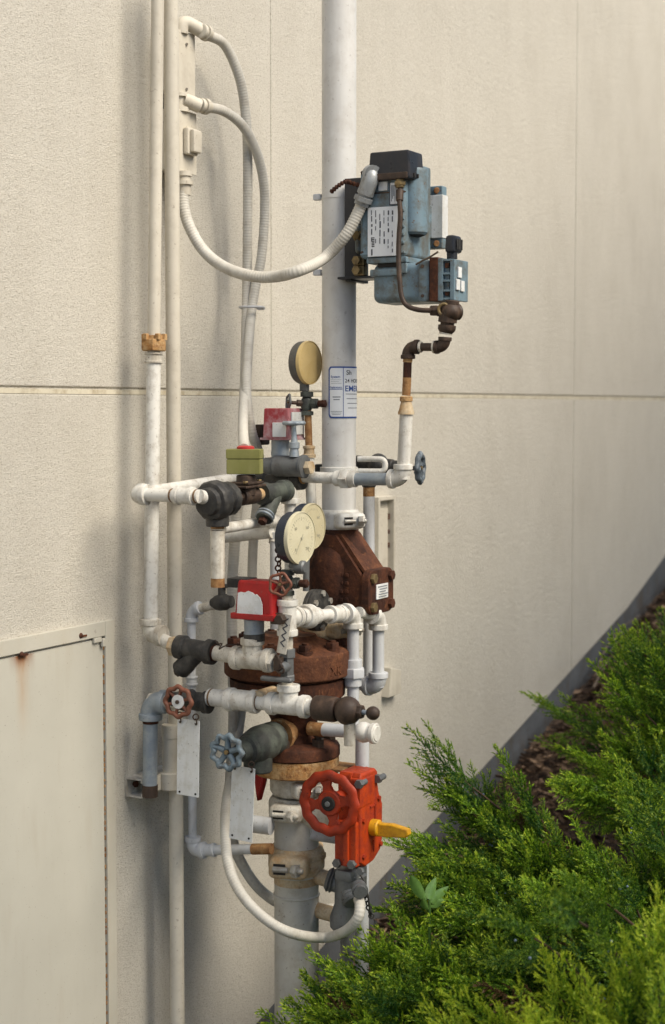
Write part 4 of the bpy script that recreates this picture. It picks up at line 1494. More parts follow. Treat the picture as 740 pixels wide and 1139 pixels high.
# trim column in front of the riser ------------------------------------------------------------
TX = XG
tB = N(320, 784, TX)
TO = -tB[1]
TP = lambda py: V(TX, TO, py)
g2f = N(334.5, 598.5, TX - .0) 
gauge('pressure_gauge', 'front gauge with a dark case and pale dial, nearest above the red switch', g2f, gax, .0625, .036, M_GAUGE, M_DIAL, M_DIAL, 235, TP(634), M_STEEL)
g3f = N(347.5, 585.5, TX + .14)
gauge('pressure_gauge', 'half-hidden gauge with a dark case, directly behind the front one', g3f, gax, .0565, .034, M_GAUGE, M_DIALT, M_DIALT, 200, g3f + A(-.0, .018, -.16), M_STEEL)
gauge_valve('cock with a rusty pink wheel and chain between the front gauge and the white tee', TP(648), M_BROWNWHEEL, N(311.5, 650, X1 - .052), .0285)
m = MB()
nut = thing('gauge_nut', 'dark side nut on a white nipple just below the front gauge', 'nut', TP(632))
m.cyl(TP(632) + OUT * .0, TP(632) + OUT * .026, .009, 14).build('nipple', M_WHITE2, nut)
MB().lathe(TP(630) + OUT * .024 + EX * .0, OUT, [(0, .013), (.002, .017), (.022, .016), (.026, .012)], 18).build('nut_body', M_STEEL, nut)
ch = thing('chain', 'short rusty chain hanging from the pink cock wheel', 'chain', N(309, 625, TX))
m = MB()
for k in range(6):
    c0 = N(309.5 + (k % 2) * 1.0, 612 + k * 5.0, TX - .01)
    m.torus(c0, OUT if k % 2 else unit(A(-1, -.4, 0)), .0065, .0021, 14, 6)
m.build('links', M_RUST, ch)

tl = thing('trim_column', 'white vertical trim pipe with tees linking the front gauge to the lower pipe', 'pipework', TP(784))
r5 = .0170
pipe(tl, TP(655), TP(672), .0130, M_WHITE2, 'nipple')
tT = TP(687)
E1 = W(393, 682, .495)
bdir = unit(E1 - tT)
tee(tl, tT, UP, bdir, r5 * 1.05, M_WHITE, .085)
pipe(tl, TP(700), TP(727), r5 * .78, M_WHITE2)
pipe(tl, TP(752), TP(772), r5 * .80, M_WHITE2, 'nipple')
# slant identification strap
tg = thing('paper_tag', 'crumpled white paper tag with black scrawl tied to the trim column', 'tag', TP(705))
m = MB()
q0_, q1_ = N(320, 683, TX - .028), N(313, 727, TX - .034)
vdir = unit(q0_ - q1_)
udir = unit(np.cross(vdir, -EX))
m.box((q0_ + q1_) / 2, (.026, np.linalg.norm(q0_ - q1_), .003), (udir, vdir, -EX), .001)
sl = m.build('tag_sheet', M_WHITE2, tg)
m = MB()
for k in range(8):
    c0 = q1_ + vdir * (.022 + .0085 * k) - EX * .0018
    dd = unit(udir + vdir * (.75 if k % 2 else -.75))
    m.box(c0, (.015, .0028, .0012), (dd, np.cross(-EX, dd), -EX))
m.build('scrawl', M_INK, sl)

pb_ = thing('branch_pipe', 'white pipe with a ringed union and elbows running right in front of the check valve', 'pipework', E1)
pipe(pb_, tT, E1, .0150, M_WHITE)
uc = tT + bdir * np.linalg.norm(E1 - tT) * .30
m = MB()
m.lathe(uc - bdir * .035, bdir, [(0, .017), (.0, .021), (.018, .021), (.019, .026), (.024, .0295), (.044, .0295), (.048, .026), (.049, .021), (.075, .021), (.075, .017)], 32)
m.build('union', M_WHITE, pb_)
coupling(pb_, tT + bdir * np.linalg.norm(E1 - tT) * .72, bdir, .0165, M_WHITE, .055)
elbow(pb_, E1, -bdir, -UP, .0178, M_WHITE, 1.55)
E1d = A(E1[0], E1[1], V(E1[0], -E1[1], 818)[2])
pipe(pb_, E1, E1d, .0152, M_GREYP)
union(pb_, V(E1[0], -E1[1], 748), UP, .0168, M_GREYP, .070, k=1.9)
E2 = W(421, 684, .50)
d2 = unit(E2 - E1)
dp = thing('second_branch', 'hooked white pipe with two elbows, rightmost of the pipe loops', 'pipework', E2)
pipe(dp, E1 + d2 * .01 + EX * .02, E2, .0145, M_WHITE)
elbow(dp, E2, -d2, -UP, .0178, M_WHITE, 1.55)
E3 = A(E2[0], E2[1], V(E2[0], -E2[1], 764)[2])
pipe(dp, E2, E3, .0155, M_GREYP)
bk = unit(A(.15, 1, 0))
elbow(dp, E3, UP, bk, .0180, M_GREYP, 1.5)
pipe(dp, E3, E3 + bk * .16, .0155, M_GREYP)
br = thing('wall_bracket', 'pale angled bracket on the wall behind the hooked pipe', 'bracket', W(432, 770, 0))
m = MB().prism([(0, 0), (.09, .0), (.09, .08), (.015, .095)], W(424, 775, 0), EX, UP, OUT, .03, .003)
m.build('bracket_plate', M_CREAM, br)

# low pipe with the ball drip ---------------------------------------------------------------
LPt = lambda px, dy=0: N(px, 784 + (px - 320) * .098 + dy, TX)
lp = thing('drain_line', 'white pipe with coupling and tee running right below the rusty lid', 'pipework', LPt(270))
pipe(lp, LPt(232), LPt(354), .0185, M_WHITE)
MB().cyl(LPt(233), LPt(252), .0215, 26).build('pipe', M_WHITE, lp)
coupling(lp, LPt(270), OUT, .0205, M_WHITE, .085)
tee(lp, LPt(321), OUT, UP, .0195, M_WHITE, .105)
gx_ = LPt(288) + EX * .05 + UP * .01
m = MB().cyl(gx_ - EX * .06, gx_ + EX * .02, .019, 24, .002)
m.lathe(gx_ - EX * .02 + OUT*.0, OUT, [(0, .019), (.03, .021), (.034, .026), (.048, .026), (.05, .02)], 12)
m.build('brass_plug', M_RUSTWHITE, lp)
bd = thing('ball_drip', 'dark ball-shaped drip valve with a small knob on the right end of the low pipe', 'valve', LPt(390))
m = MB()
m.lathe(LPt(351), OUT, [(0, .02), (0, .0285), (.008, .030), (.052, .030), (.06, .027)], 28)
m.ball(LPt(387), .034, OUT, .95, 26, 14)
m.hexn(LPt(401), OUT, .017, .012)
m.build('valve_body', M_BROWNBLK, bd)
MB().cyl(LPt(400), LPt(412), .006, 12).build('stem', M_GALV, bd)
MB().ball(LPt(415), .0165, OUT, 1, 20, 10).build('knob', M_BROWNBLK, bd)
m = MB().lathe(N(389, 829, TX), UP, [(0, .0125), (0, .0135), (.055, .0140), (.06, .012)], 24)
m.build('drip_spout', M_WHITE2, bd)

for c_, d_, r_ in ((LPt(236), OUT, .0216), (LPt(287), OUT, .0192), (LPt(307), OUT, .0190), (LPt(335), OUT, .0190)):
    seam(lp, c_, d_, r_)
for py in (701.5, 726, 753, 771):
    seam(tl, TP(py), UP, r5 * .80)
seam(pb_, tT + bdir * .055, bdir, .0152); seam(pb_, E1 - bdir * .045, bdir, .0152)
seam(pb_, E1 - UP * .034, UP, .0154); seam(dp, E2 - UP * .034, UP, .0157)
# small gate valve on the column
gvv = thing('gate_cock', 'dull grey cock with a flat tee handle on the trim column', 'valve', TP(740))
m = MB()
m.lathe(TP(757), UP, [(0, .014), (0, .019), (.012, .019), (.014, .017), (.055, .017), (.057, .021), (.075, .021), (.077, .015)], 6)
m.cyl(TP(741) - EX * .035, TP(741), .014, 18, .002)
m.build('valve_body', M_STEEL, gvv)
m = MB().box(TP(754) + A(-.03, .012, 0), (.018, .085, .012), bev=.005, seg=3)
m.build('tee_handle', M_STEEL, gvv)
m = MB()
for k in range(4):
    m.torus(N(308 + k * 1.5, 733 + k * 4, TX - .035), unit(A(-1, .4 - .5 * (k % 2), 0)), .008, .0028, 14, 6)
m.box(N(310, 738, TX - .03), (.02, .022, .035), bev=.006)
m.build('chain_lug', M_BROWNBLK, gvv)

# switch line ------------------------------------------------------------------------------------
SP = lambda px, dy=0: N(px, 719 + (px - 196) * .165 + dy, X1)
strainer('y_strainer', 'black strainer at the foot of the slim wall pipe, leg pointing down left', SP(198), SP(238), N(200, 746, X1), .0235, M_BLACK, grp='Y strainers')
hx = MB()
sw = thing('switch_line', 'white pipe and tee carrying the red switch out from the black strainer', 'pipework', SP(283))
MB().hexn(SP(194), OUT, .026, .018).build('hex_bushing', M_RUSTWHITE, sw)
pipe(sw, SP(237), SP(306), .0185, M_WHITE2)
MB().cyl(SP(236), SP(240), .0205, 24).build('rust_band', M_RUST, sw)
tee(sw, SP(281), OUT, UP, .0205, M_WHITE2, .105)
MB().hexn(SP(303), OUT, .024, .014).build('hex_bushing', M_WHITE2, sw)
MB().lathe(SP(307), OUT, [(0, .012), (.003, .019), (.014, .020), (.018, .014)], 18).build('end_plug', M_STEEL, sw)
tw = thing('wire_tie', 'thin rusty wire twisted beside the black strainer', 'wire', N(242, 713, X1))
MB().tube(spline([N(239, 712, X1 - .03), N(243, 716, X1 - .03), N(247, 716, X1 - .03), N(244, 722, X1 - .03), N(252, 718, X1 - .02), N(272, 716, X1 + .02)], 6), .0016, 6).build('wire_strand', M_BROWNBLK, tw)

XR = X1 - .030
for px_ in (262, 299):
    seam(sw, SP(px_), OUT, .0188)
rs = thing('pressure_switch', 'bright red pressure switch with a white notice plate, lower of the two', 'switch', SP(281), 'pressure switches on the trim')
bx = facebox(XR, XR + .062, 260, 303, 646, 688, .008, taper=.86, seg=3)
bx.build('switch_cover', M_RED, rs)
m = facebox(XR - .006, XR + .066, 256, 304, 683, 690, .003)
m.build('cover_skirt', M_RED, rs)
pl0, pr0 = N(264.5, 682, XR), N(293, 682, XR)
zt0 = N(279, 657, XR)[2]
H0, W0 = zt0 - pl0[2], -(pr0[1] - pl0[1])
poly = [(0, 0), (W0 * .99, -.002), (W0 * .97, H0 * .45), (W0 * .88, H0 * .72), (W0 * .74, H0 * .86), (W0 * .66, H0 * .84), (W0 * .58, H0 * .92), (W0 * .40, H0 * .98), (W0 * .28, H0 * .90), (W0 * .12, H0 * .92), (0.001, H0 * .88)]
npx = MB().prism(poly, pl0 - EX * .0015, OUT, unit(UP + EX * .07), -EX, .0025).build('notice_plate', M_TAG, rs)
m = facebox(XR + .01, XR + .06, 252, 275, 643.5, 654, .003)
m.build('conduit_flap', M_BLACK, rs)
m = MB().lathe(SP(283) + UP * (N(283, 712, X1)[2] - SP(283)[2]), UP, [(0, .021), (0, .0245), (.018, .025), (.020, .0238), (.042, .0245), (.05, .0245)], 28)
m.build('neck', M_GALV, rs)
m = MB().lathe(N(283, 712.5, X1), UP, [(0, .020), (0, .0252), (.012, .0256), (.018, .0248)], 28)
m.build('neck_ring', M_BLACK, rs)
m = facebox(XR + .015, XR + .05, 300, 315, 682, 695, .004)
m.hexn(N(312, 689, XR), -EX, .013, .02)
m.build('cable_clamp', M_BROWNBLK, rs)

# lower valves -----------------------------------------------------------------------------------
bv = thing('angle_valve', 'black angle valve with a red-brown wheel and pale centre plate', 'valve', LPt(220), 'handwheel valves')
m = MB()
m.lathe(LPt(203, 6), OUT, [(0, .018), (0, .026), (.01, .027), (.02, .021), (.05, .024), (.062, .022), (.066, .028), (.080, .027)], 26)
m.cyl(LPt(215), LPt(209) - EX * .07, .017, 20, .002)
m.cyl(LPt(213, -2), LPt(213, 10), .022, 20, .004)
m.build('valve_body', M_BLACK, bv)
wc = N(198.5, 780.5, XG - .075)
handwheel(bv, wc, -EX + OUT * .05, .041, M_BROWNWHEEL, 6, .15, 8, .07, M_BROWNBLK, .05, M_TAG, .2)
MB().cyl(wc, LPt(209), .006, 10).build('stem', M_BROWNBLK, bv)

av = thing('angle_valve', 'large greenish-black angle valve with a blue spoked wheel', 'valve', A(RX - .2, -RO, RP(825)[2]), 'handwheel valves')
ac = N(287, 829, RX - .19)
nk = N(316, 815, RX - .06)
m = MB()
m.lathe(ac - unit(nk - ac) * .045, nk - ac, [(0, .022), (.004, .032), (.02, .042), (.055, .047), (.085, .045), (.10, .038), (.112, .043), (.125, .041)], 32)
m.cyl(ac + UP * .0, ac - UP * .066, .036, 30, .004)
m.lathe(ac - unit(nk - ac) * .04, -(nk - ac) + OUT * -.02, [(0, .036), (.012, .034), (.016, .026), (.04, .022), (.044, .016)], 24)
m.build('valve_body', M_GREENBLK, av)
m = MB()
m.lathe(nk - unit(nk - ac) * .028, nk - ac, [(0, .036), (0, .041), (.012, .042), (.014, .036), (.06, .036)], 32)
m.build('rusty_nipple', M_RUSTPIPE, av)
wc2 = N(252.5, 836.5, RX - .31)
MB().cyl(wc2, ac, .007, 12).build('stem', M_BROWNBLK, av)
handwheel(av, wc2, -EX + OUT * .08, .0455, M_BLUEWHEEL, 5, .17, 9, .10, M_BRASS, .1, None, .30)

def tag_plate(lab, pl_, pr_, pt_, pb_, X, tilt, holes):
    a, b = N(pl_, pt_, X), N(pr_, pb_, X)
    c0 = (a + b) / 2
    root = thing('tag_plate', lab, 'tag', c0 + UP * (a[2] - b[2]) / 2, 'hanging tag plates')
    u, v = unit(OUT + UP * tilt), unit(UP - OUT * tilt)
    w_, h_ = abs(a[1] - b[1]), abs(a[2] - b[2])
    MB().box(c0, (w_, h_, .0022), (u, v, -EX), .0008).build('plate', M_TAG, root)
    m = MB()
    for x in (-.36, .36):
        for y in holes:
            m.cyl(c0 + u * w_ * x + v * h_ * y, c0 + u * w_ * x + v * h_ * y - EX * .0022, .0028, 10)
    build_each(m, 'rivet_hole', M_DARK, root)
    m = MB()
    for x in (-.36, .36):
        t0 = c0 + u * w_ * x + v * h_ * .455 - EX * .003
        m.torus(t0 + UP * .006, unit(A(-1, .8, 0)), .007, .0018, 14, 6)
        m.torus(t0 + UP * .018, unit(A(-1, -.8, 0)), .007, .0018, 14, 6)
    build_each(m, 'wire_loop', M_BROWNBLK, root)
    return root
tag_plate('white blank plate hung under the red-brown wheel', 197, 222, 799, 887, XG - .06, -.02, (.455, -.46))
tag_plate('white blank plate hung under the blue wheel', 256.5, 282.5, 851, 937, RX - .25, -.05, (.455, -.45))

# black bolted diaphragm behind the branch pipe
dc = thing('accelerator_cover', 'black round bolted cover peeking out behind the white branch pipe', 'cover', W(358, 679, .42))
c0 = W(358, 679, .44)
m = MB().lathe(c0 - OUT * .03, OUT, [(0, .04), (.002, .052), (.012, .053), (.014, .049), (.018, .053), (.028, .052), (.034, .035)], 40)
m.build('cover_disc', M_BLACK, dc)
for k in range(6):
    q = 2 * math.pi * k / 6 + .5
    m = MB()
    bolt(m, c0 + EX * .043 * math.cos(q) + UP * .043 * math.sin(q) - OUT * .004, OUT, .005, .008)
    m.build('cover_bolt', M_BOLT, dc)

# pipe stub to the neck and the ball elbow at the right ------------------------------------
sp = thing('side_drain', 'grey pipe with a rusty end leaving the valve neck to a rounded elbow', 'pipework', N(370, 813, RX - .03))
q0, q1 = N(352, 811, RX - .04), N(400, 814, RX - .04)
XS = RX - .04
pipe(sp, q0, q1, .0165, M_GREYP)
MB().cyl(q0 - OUT * .02, q0 + OUT * .022, .0175, 24).build('rusted_nipple', M_RUSTPIPE, sp)
E4 = A(E1[0] + .02, E1[1], V(E1[0] + .02, -E1[1], 818)[2])
m = MB()
m.ball(q1 + OUT * .012, .026, OUT, 1, 24, 12)
m.cyl(q1 + OUT * .012, q1 + OUT * .05, .022, 24, .004)
m.build('elbow', M_WHITE, sp)
m = MB().lathe(q1 + OUT * .033, OUT, [(0, .023), (.003, .026), (.012, .026), (.015, .023)], 24)
m.build('elbow_ring', M_WHITE, sp)
dpipe = thing('drop_pipe', 'plain white pipe dropping behind the red gearbox to the ground', 'pipe', W(403, 1000, .47))
pdx = N(403, 830, RX + .03)
pipe(dpipe, pdx + UP * .03, A(pdx[0], pdx[1], float(gz(pdx[0], pdx[1])) - .05), .0175, M_GREYP)

# red butterfly valve operator ---------------------------------------------------------------
bf = thing('gear_operator', 'orange-red gearbox with a lobed handwheel and yellow pointer', 'valve operator', N(395, 915, 3.50))
Xg0, Xg1 = 3.475, 3.595
og = -N(401, 905, Xg0)[1]
zg = lambda py: N(402, py, Xg0)[2]
wX = Xg1 - Xg0
poly = [(0.004, zg(961)), (.028, zg(968)), (wX * .62, zg(966)), (wX * .93, zg(957)), (wX * 1.02, zg(946)), (wX * 1.03, zg(905)), (wX * .86, zg(890)), (wX * .80, zg(878)), (wX * .80, zg(866)), (wX * .70, zg(862)), (.01, zg(862)), (0, zg(868))]
MB().prism(poly, A(Xg0, -og + .062, 0), EX, UP, OUT, .030, .003).build('gear_housing', M_ORED, bf)
ps_ = [(x + (.004 if x > .05 else -.004), z) for x, z in poly]
MB().prism([(x, z - .0) for x, z in ps_], A(Xg0, -og + .0315, 0), EX, UP, OUT, .006, .001).build('split_flange', M_ORED, bf)
MB().prism(poly, A(Xg0, -og + .0253, 0), EX, UP, OUT, .0253, .007, 3).build('gear_cover', M_ORED, bf)
m = MB()
m.box(A(Xg0 + .05, -og - .001, zg(880)), (.020, .004, .028), bev=.001)
m.box(A(Xg0 + .066, -og - .001, zg(903)), (.030, .004, .005), bev=.001)
m.box(A(Xg0 + .078, -og - .001, zg(910)), (.005, .004, .040), bev=.001)
m.box(A(Xg0 + .070, -og - .001, zg(948)), (.005, .004, .030), bev=.001)
m.build('raised_mark', M_ORED2, bf)
m = MB()
for fx, py in ((.012, 872), (.012, 955), (wX * .78, 897), (wX * .86, 950), (.012, 915)):
    m.hexn(A(Xg0 + fx + .004, -og - .002, zg(py)), OUT, .0065, .007)
build_each(m, 'cover_screw', M_ORED2, bf)
m = facebox(Xg0 - .012, Xg0 + .03, 372, 396, 914, 964, .004)
facebox(Xg0 - .02, Xg0 + .0, 381, 387, 912, 964, .003, m)
facebox(Xg0 - .005, Xg0 + .07, 386, 401, 866, 900, .008, m)
m.build('worm_housing', M_ORED, bf)
m = MB()
ax = unit(A(-1, -.03, 0))
hc = N(366.5, 893.5, 3.415)
m.cyl(hc - ax * .08, hc, .019, 22, .003)
m.build('wheel_shaft', M_ORED2, bf)
RH = .0815
u, w_, n_ = basis(ax)
bm = bmesh.new()
outer, rings = [], []
NS = 96
# plate wheel with four windows: made as rim, hub disc and broad spokes
m = MB().torus(hc, ax, RH * .835, RH * .165, 96, 12, 12, .025, flat=.62)
m.cyl(hc - ax * .013, hc + ax * .004, RH * .40, 36, .004)
for k in range(4):
    q = math.pi / 2 * k + .2
    d = math.cos(q) * u + math.sin(q) * w_
    t_ = np.cross(ax, d)
    m.prism([(RH * .3, -RH * .20), (RH * .52, -RH * .13), (RH * .80, -RH * .27), (RH * .80, RH * .27), (RH * .52, RH * .13), (RH * .3, RH * .20)], hc - ax * .009, d, t_, ax, .010, .003)
hwl = m.build('handwheel', M_ORED2, bf)
m = MB().lathe(hc + ax * .002, ax, [(0, RH * .22), (.006, RH * .22), (.008, RH * .19), (.008, RH * .08)], 28)
m.build('hub_ring', M_DARK, hwl)
MB().lathe(hc + ax * .008, ax, [(0, RH * .085), (.005, RH * .08), (.006, RH * .04)], 18).build('hub_pin', M_STEEL, hwl)
m = MB()
for px, py, xx in ((400, 872, Xg0 - .004), (421, 866, Xg0 + .085)):
    m.hexn(N(px, py, xx), -EX, .0115, .016); m.cyl(N(px, py, xx), N(px, py, xx) + EX * .03, .008, 12)
for px, py in ((375, 960), (391.5, 961.5)):
    m.hexn(N(px, py, Xg0 - .014), -EX, .0115, .014)
build_each(m, 'bolt', M_STEEL, bf)
yb = A(Xg0 + .062, -og, zg(926.5))
m = MB()
m.cyl(yb - OUT * .002, yb + OUT * .022, .021, 26, .003)
m.prism([(.012, -.018), (.04, -.019), (.098, -.013), (.106, -.004), (.104, .008), (.06, .016), (.03, .014), (.012, .018)], yb + EX * .006, OUT, UP, -EX, .018, .004, 3)
m.build('pointer', M_YELLOW, bf)
m = MB()
m.cyl(A(RX, -RO, RP(903)[2]), A((Xg0 + Xg1) / 2 + .01, -og + .06, RP(903)[2]), .036, 30)
m.build('stem_neck', M_WHITE2, bf)
MB().cyl(yb + OUT * .020 + UP * .0, yb + OUT * .027, .0075, 12, .001).build('pointer_screw', M_STEEL, bf)
rl_ = thing('red_lever', 'dull red lever showing behind the white plate under the blue wheel', 'lever', N(291, 875, RX - .05))
m = MB().prism([(0, 0), (.010, -.070), (.015, -.070), (.030, -.02), (.032, 0)], N(286, 859, RX - .0), OUT, UP, -EX, .02, .004)
m.build('lever_arm', M_RED, rl_)
ab = thing('angle_bracket', 'small rusty angle bracket under the orange flange behind the red handwheel', 'bracket', N(375, 860, RX + .02))
m = facebox(RX - .02, RX + .07, 358, 379, 855.5, 858, .001)
facebox(RX + .05, RX + .075, 378, 381, 855.5, 870, .001, m)
m.build('angle', M_RUSTPIPE, ab)

# grey tamper casting at the bottom -------------------------------------------------------------
gc = thing('tamper_switch', 'dull grey cast housing below the red gearbox where the white hose ends', 'switch housing', N(386, 1030, 3.50))
XK = 3.52
m = MB()
m.lathe(N(381, 1036, XK), N(392, 962, XK) - N(381, 1036, XK), [(0, .022), (.01, .033), (.035, .037), (.07, .030), (.10, .034), (.135, .040), (.158, .040), (.166, .030)], 26)
m.cyl(N(380, 983, XK), N(366, 978, XK - .01), .026, 24, .004)
m.lathe(N(372, 980, XK - .006), N(366, 978, XK - .01) - N(372, 980, XK - .006), [(0, .028), (.004, .032), (.008, .028), (.012, .032), (.016, .028), (.02, .024)], 24)
m.box(N(398, 978, XK), (.06, .03, .075), bev=.012, seg=3)
m.box(N(386, 972, XK - .02), (.05, .05, .03), bev=.01)
qq = N(393, 996, XK - .02)
m.lathe(N(389, 985, XK), N(396, 1008, XK - .03) - N(389, 985, XK), [(0, .034), (.03, .028), (.034, .031), (.04, .027), (.045, .031), (.05, .026)], 24)
m.build('cast_body', M_STEEL, gc)
m = MB().cyl(N(377, 1042, XK), N(375, 1030, XK), .010, 14, .002)
bolt(m, N(403, 968, XK - .03), -EX, .006, .01); bolt(m, N(372, 1040, XK - .01), -EX, .006, .01)
build_each(m, 'bolt', M_STEEL, gc)
m = MB()
for k in range(9):
    m.torus(N(402 + k * 1.4, 982 + k * 4.6, XK - .02), unit(A(-1, .6 if k % 2 else -.6, 0)), .0062, .0021, 12, 6)
m.tube(spline([N(399, 970, XK - .03), N(407, 985, XK - .03), N(413, 1020, XK - .02)], 6), .0026, 8)
m.build('chain', M_BLACK, gc)
bp = thing('return_pipe', 'brownish pipe stubs joining the lower riser to the grey casting', 'pipework', W(362, 976, .42))
MB().cyl(N(345, 972, RX + .02), N(372, 980, RX - .01), .021, 24).build('pipe', M_RUSTWHITE, bp)
MB().cyl(N(345, 1010, RX + .02), N(374, 1018, RX + .0), .020, 24).build('pipe', M_RUSTWHITE, bp)
kp = thing('support_post', 'dim grey post standing under the cast housing among the junipers', 'post', N(384, 1060, XK + .06))
pz = N(386, 1036, XK + .05)
pipe(kp, pz, A(pz[0], pz[1], float(gz(pz[0], pz[1])) - .05), .017, M_STEEL)
# ================================================================== VEGETATION
M_JUN, nt, bs = nodes_new('juniper_scale_leaves')
at = nt.nodes.new('ShaderNodeAttribute'); at.attribute_name = 'growth_sun'
at2 = nt.nodes.new('ShaderNodeAttribute'); at2.attribute_name = 'hue'
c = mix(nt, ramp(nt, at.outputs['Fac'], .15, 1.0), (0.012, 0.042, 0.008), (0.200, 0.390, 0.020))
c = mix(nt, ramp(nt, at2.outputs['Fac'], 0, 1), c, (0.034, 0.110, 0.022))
c = mix(nt, ramp(nt, at.outputs['Fac'], .75, 1.45), c, (0.50, 0.60, 0.045))  # lime end: young tips, plus the sunlit look painted on the nearest junipers
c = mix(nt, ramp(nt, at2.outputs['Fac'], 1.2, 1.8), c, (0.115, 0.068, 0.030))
nt.links.new(c, bs.inputs['Base Color'])
bs.inputs['Roughness'].default_value = .5
bs.inputs['Specular IOR Level'].default_value = .35
tr = nt.nodes.new('ShaderNodeBsdfTranslucent')
nt.links.new(c, tr.inputs['Color'])
ms = nt.nodes.new('ShaderNodeMixShader')
ms.inputs[0].default_value = .34
out = nt.nodes['Material Output']
nt.links.new(bs.outputs[0], ms.inputs[1]); nt.links.new(tr.outputs[0], ms.inputs[2])
nt.links.new(ms.outputs[0], out.inputs['Surface'])


def frames(d):
    d = d / np.linalg.norm(d, axis=-1, keepdims=True)
    h = np.where(np.abs(d[..., 2:3]) < .9, np.array([0, 0, 1.]), np.array([1., 0, 0]))
    u = np.cross(h, d); u /= np.linalg.norm(u, axis=-1, keepdims=True)
    return u, np.cross(d, u), d


def make_spray(rng, L=1.0):
    """A feathery juniper spray along +Z, about L long: triangles (n,3,3) and growth (n)."""
    P, D, G = [], [], []
    bend = rng.uniform(-.25, .25)
    nb = 30
    def leaves(p0, d0, l, curl, g0, g1, n, wob):
        for i in range(n):
            t = (i + .5) / n
            p = p0 + d0 * l * t + curl * l * t * t
            d = unit(d0 + 2 * curl * t + rng.normal(0, wob, 3))
            P.append(p); D.append(d); G.append(g0 + (g1 - g0) * t)
    for i in range(nb):
        t = .06 + .92 * i / nb
        p = A(bend * t * t, 0, t)
        side = (i % 2) * math.pi + rng.normal(0, .55)
        el = rng.uniform(.45, .80)
        d = A(math.cos(side) * math.sin(el), math.sin(side) * math.sin(el), math.cos(el))
        l = (.27 * (1 - t) ** .8 + .06) * rng.uniform(.6, 1.2)
        curl = A(0, 0, .35) * rng.uniform(.3, 1)
        n = max(5, int(l / .022))
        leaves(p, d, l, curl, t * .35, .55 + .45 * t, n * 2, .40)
        if l > .16:                                           # second-order twiglets
            for k in range(3):
                tt = (k + 1) / 4.2
                pp = p + d * l * tt + curl * l * tt * tt
                dd = unit(d + curl + rng.normal(0, .55, 3))
                ll = l * (.42 - .2 * tt)
                leaves(pp, dd, ll, curl * .5, t * .35 + .2, .6 + .4 * t, max(3, int(ll / .022)) * 2, .40)
    leaves(A(0, 0, 0), A(bend * .5, 0, 1), 1, A(bend * .5, 0, 0), 0, 1, 70, .40)
    P, D, G = np.array(P), np.array(D), np.array(G)
    n = len(P)
    u, w_, d = frames(D)
    q = rng.uniform(0, 2 * math.pi, (n, 1))
    s = np.cos(q) * u + np.sin(q) * w_
    lf = rng.uniform(.028, .048, (n, 1))
    wd = rng.uniform(.0075, .012, (n, 1))
    T = np.stack([P - s * wd, P + s * wd, P + d * lf + rng.normal(0, .006, (n, 3))], 1)
    return T * L, np.clip(G + rng.normal(0, .14, n), 0, 1.2)


SPRAYS = [make_spray(np.random.default_rng(50 + k)) for k in range(7)]


LEAN = A(-.22, .06, 0)


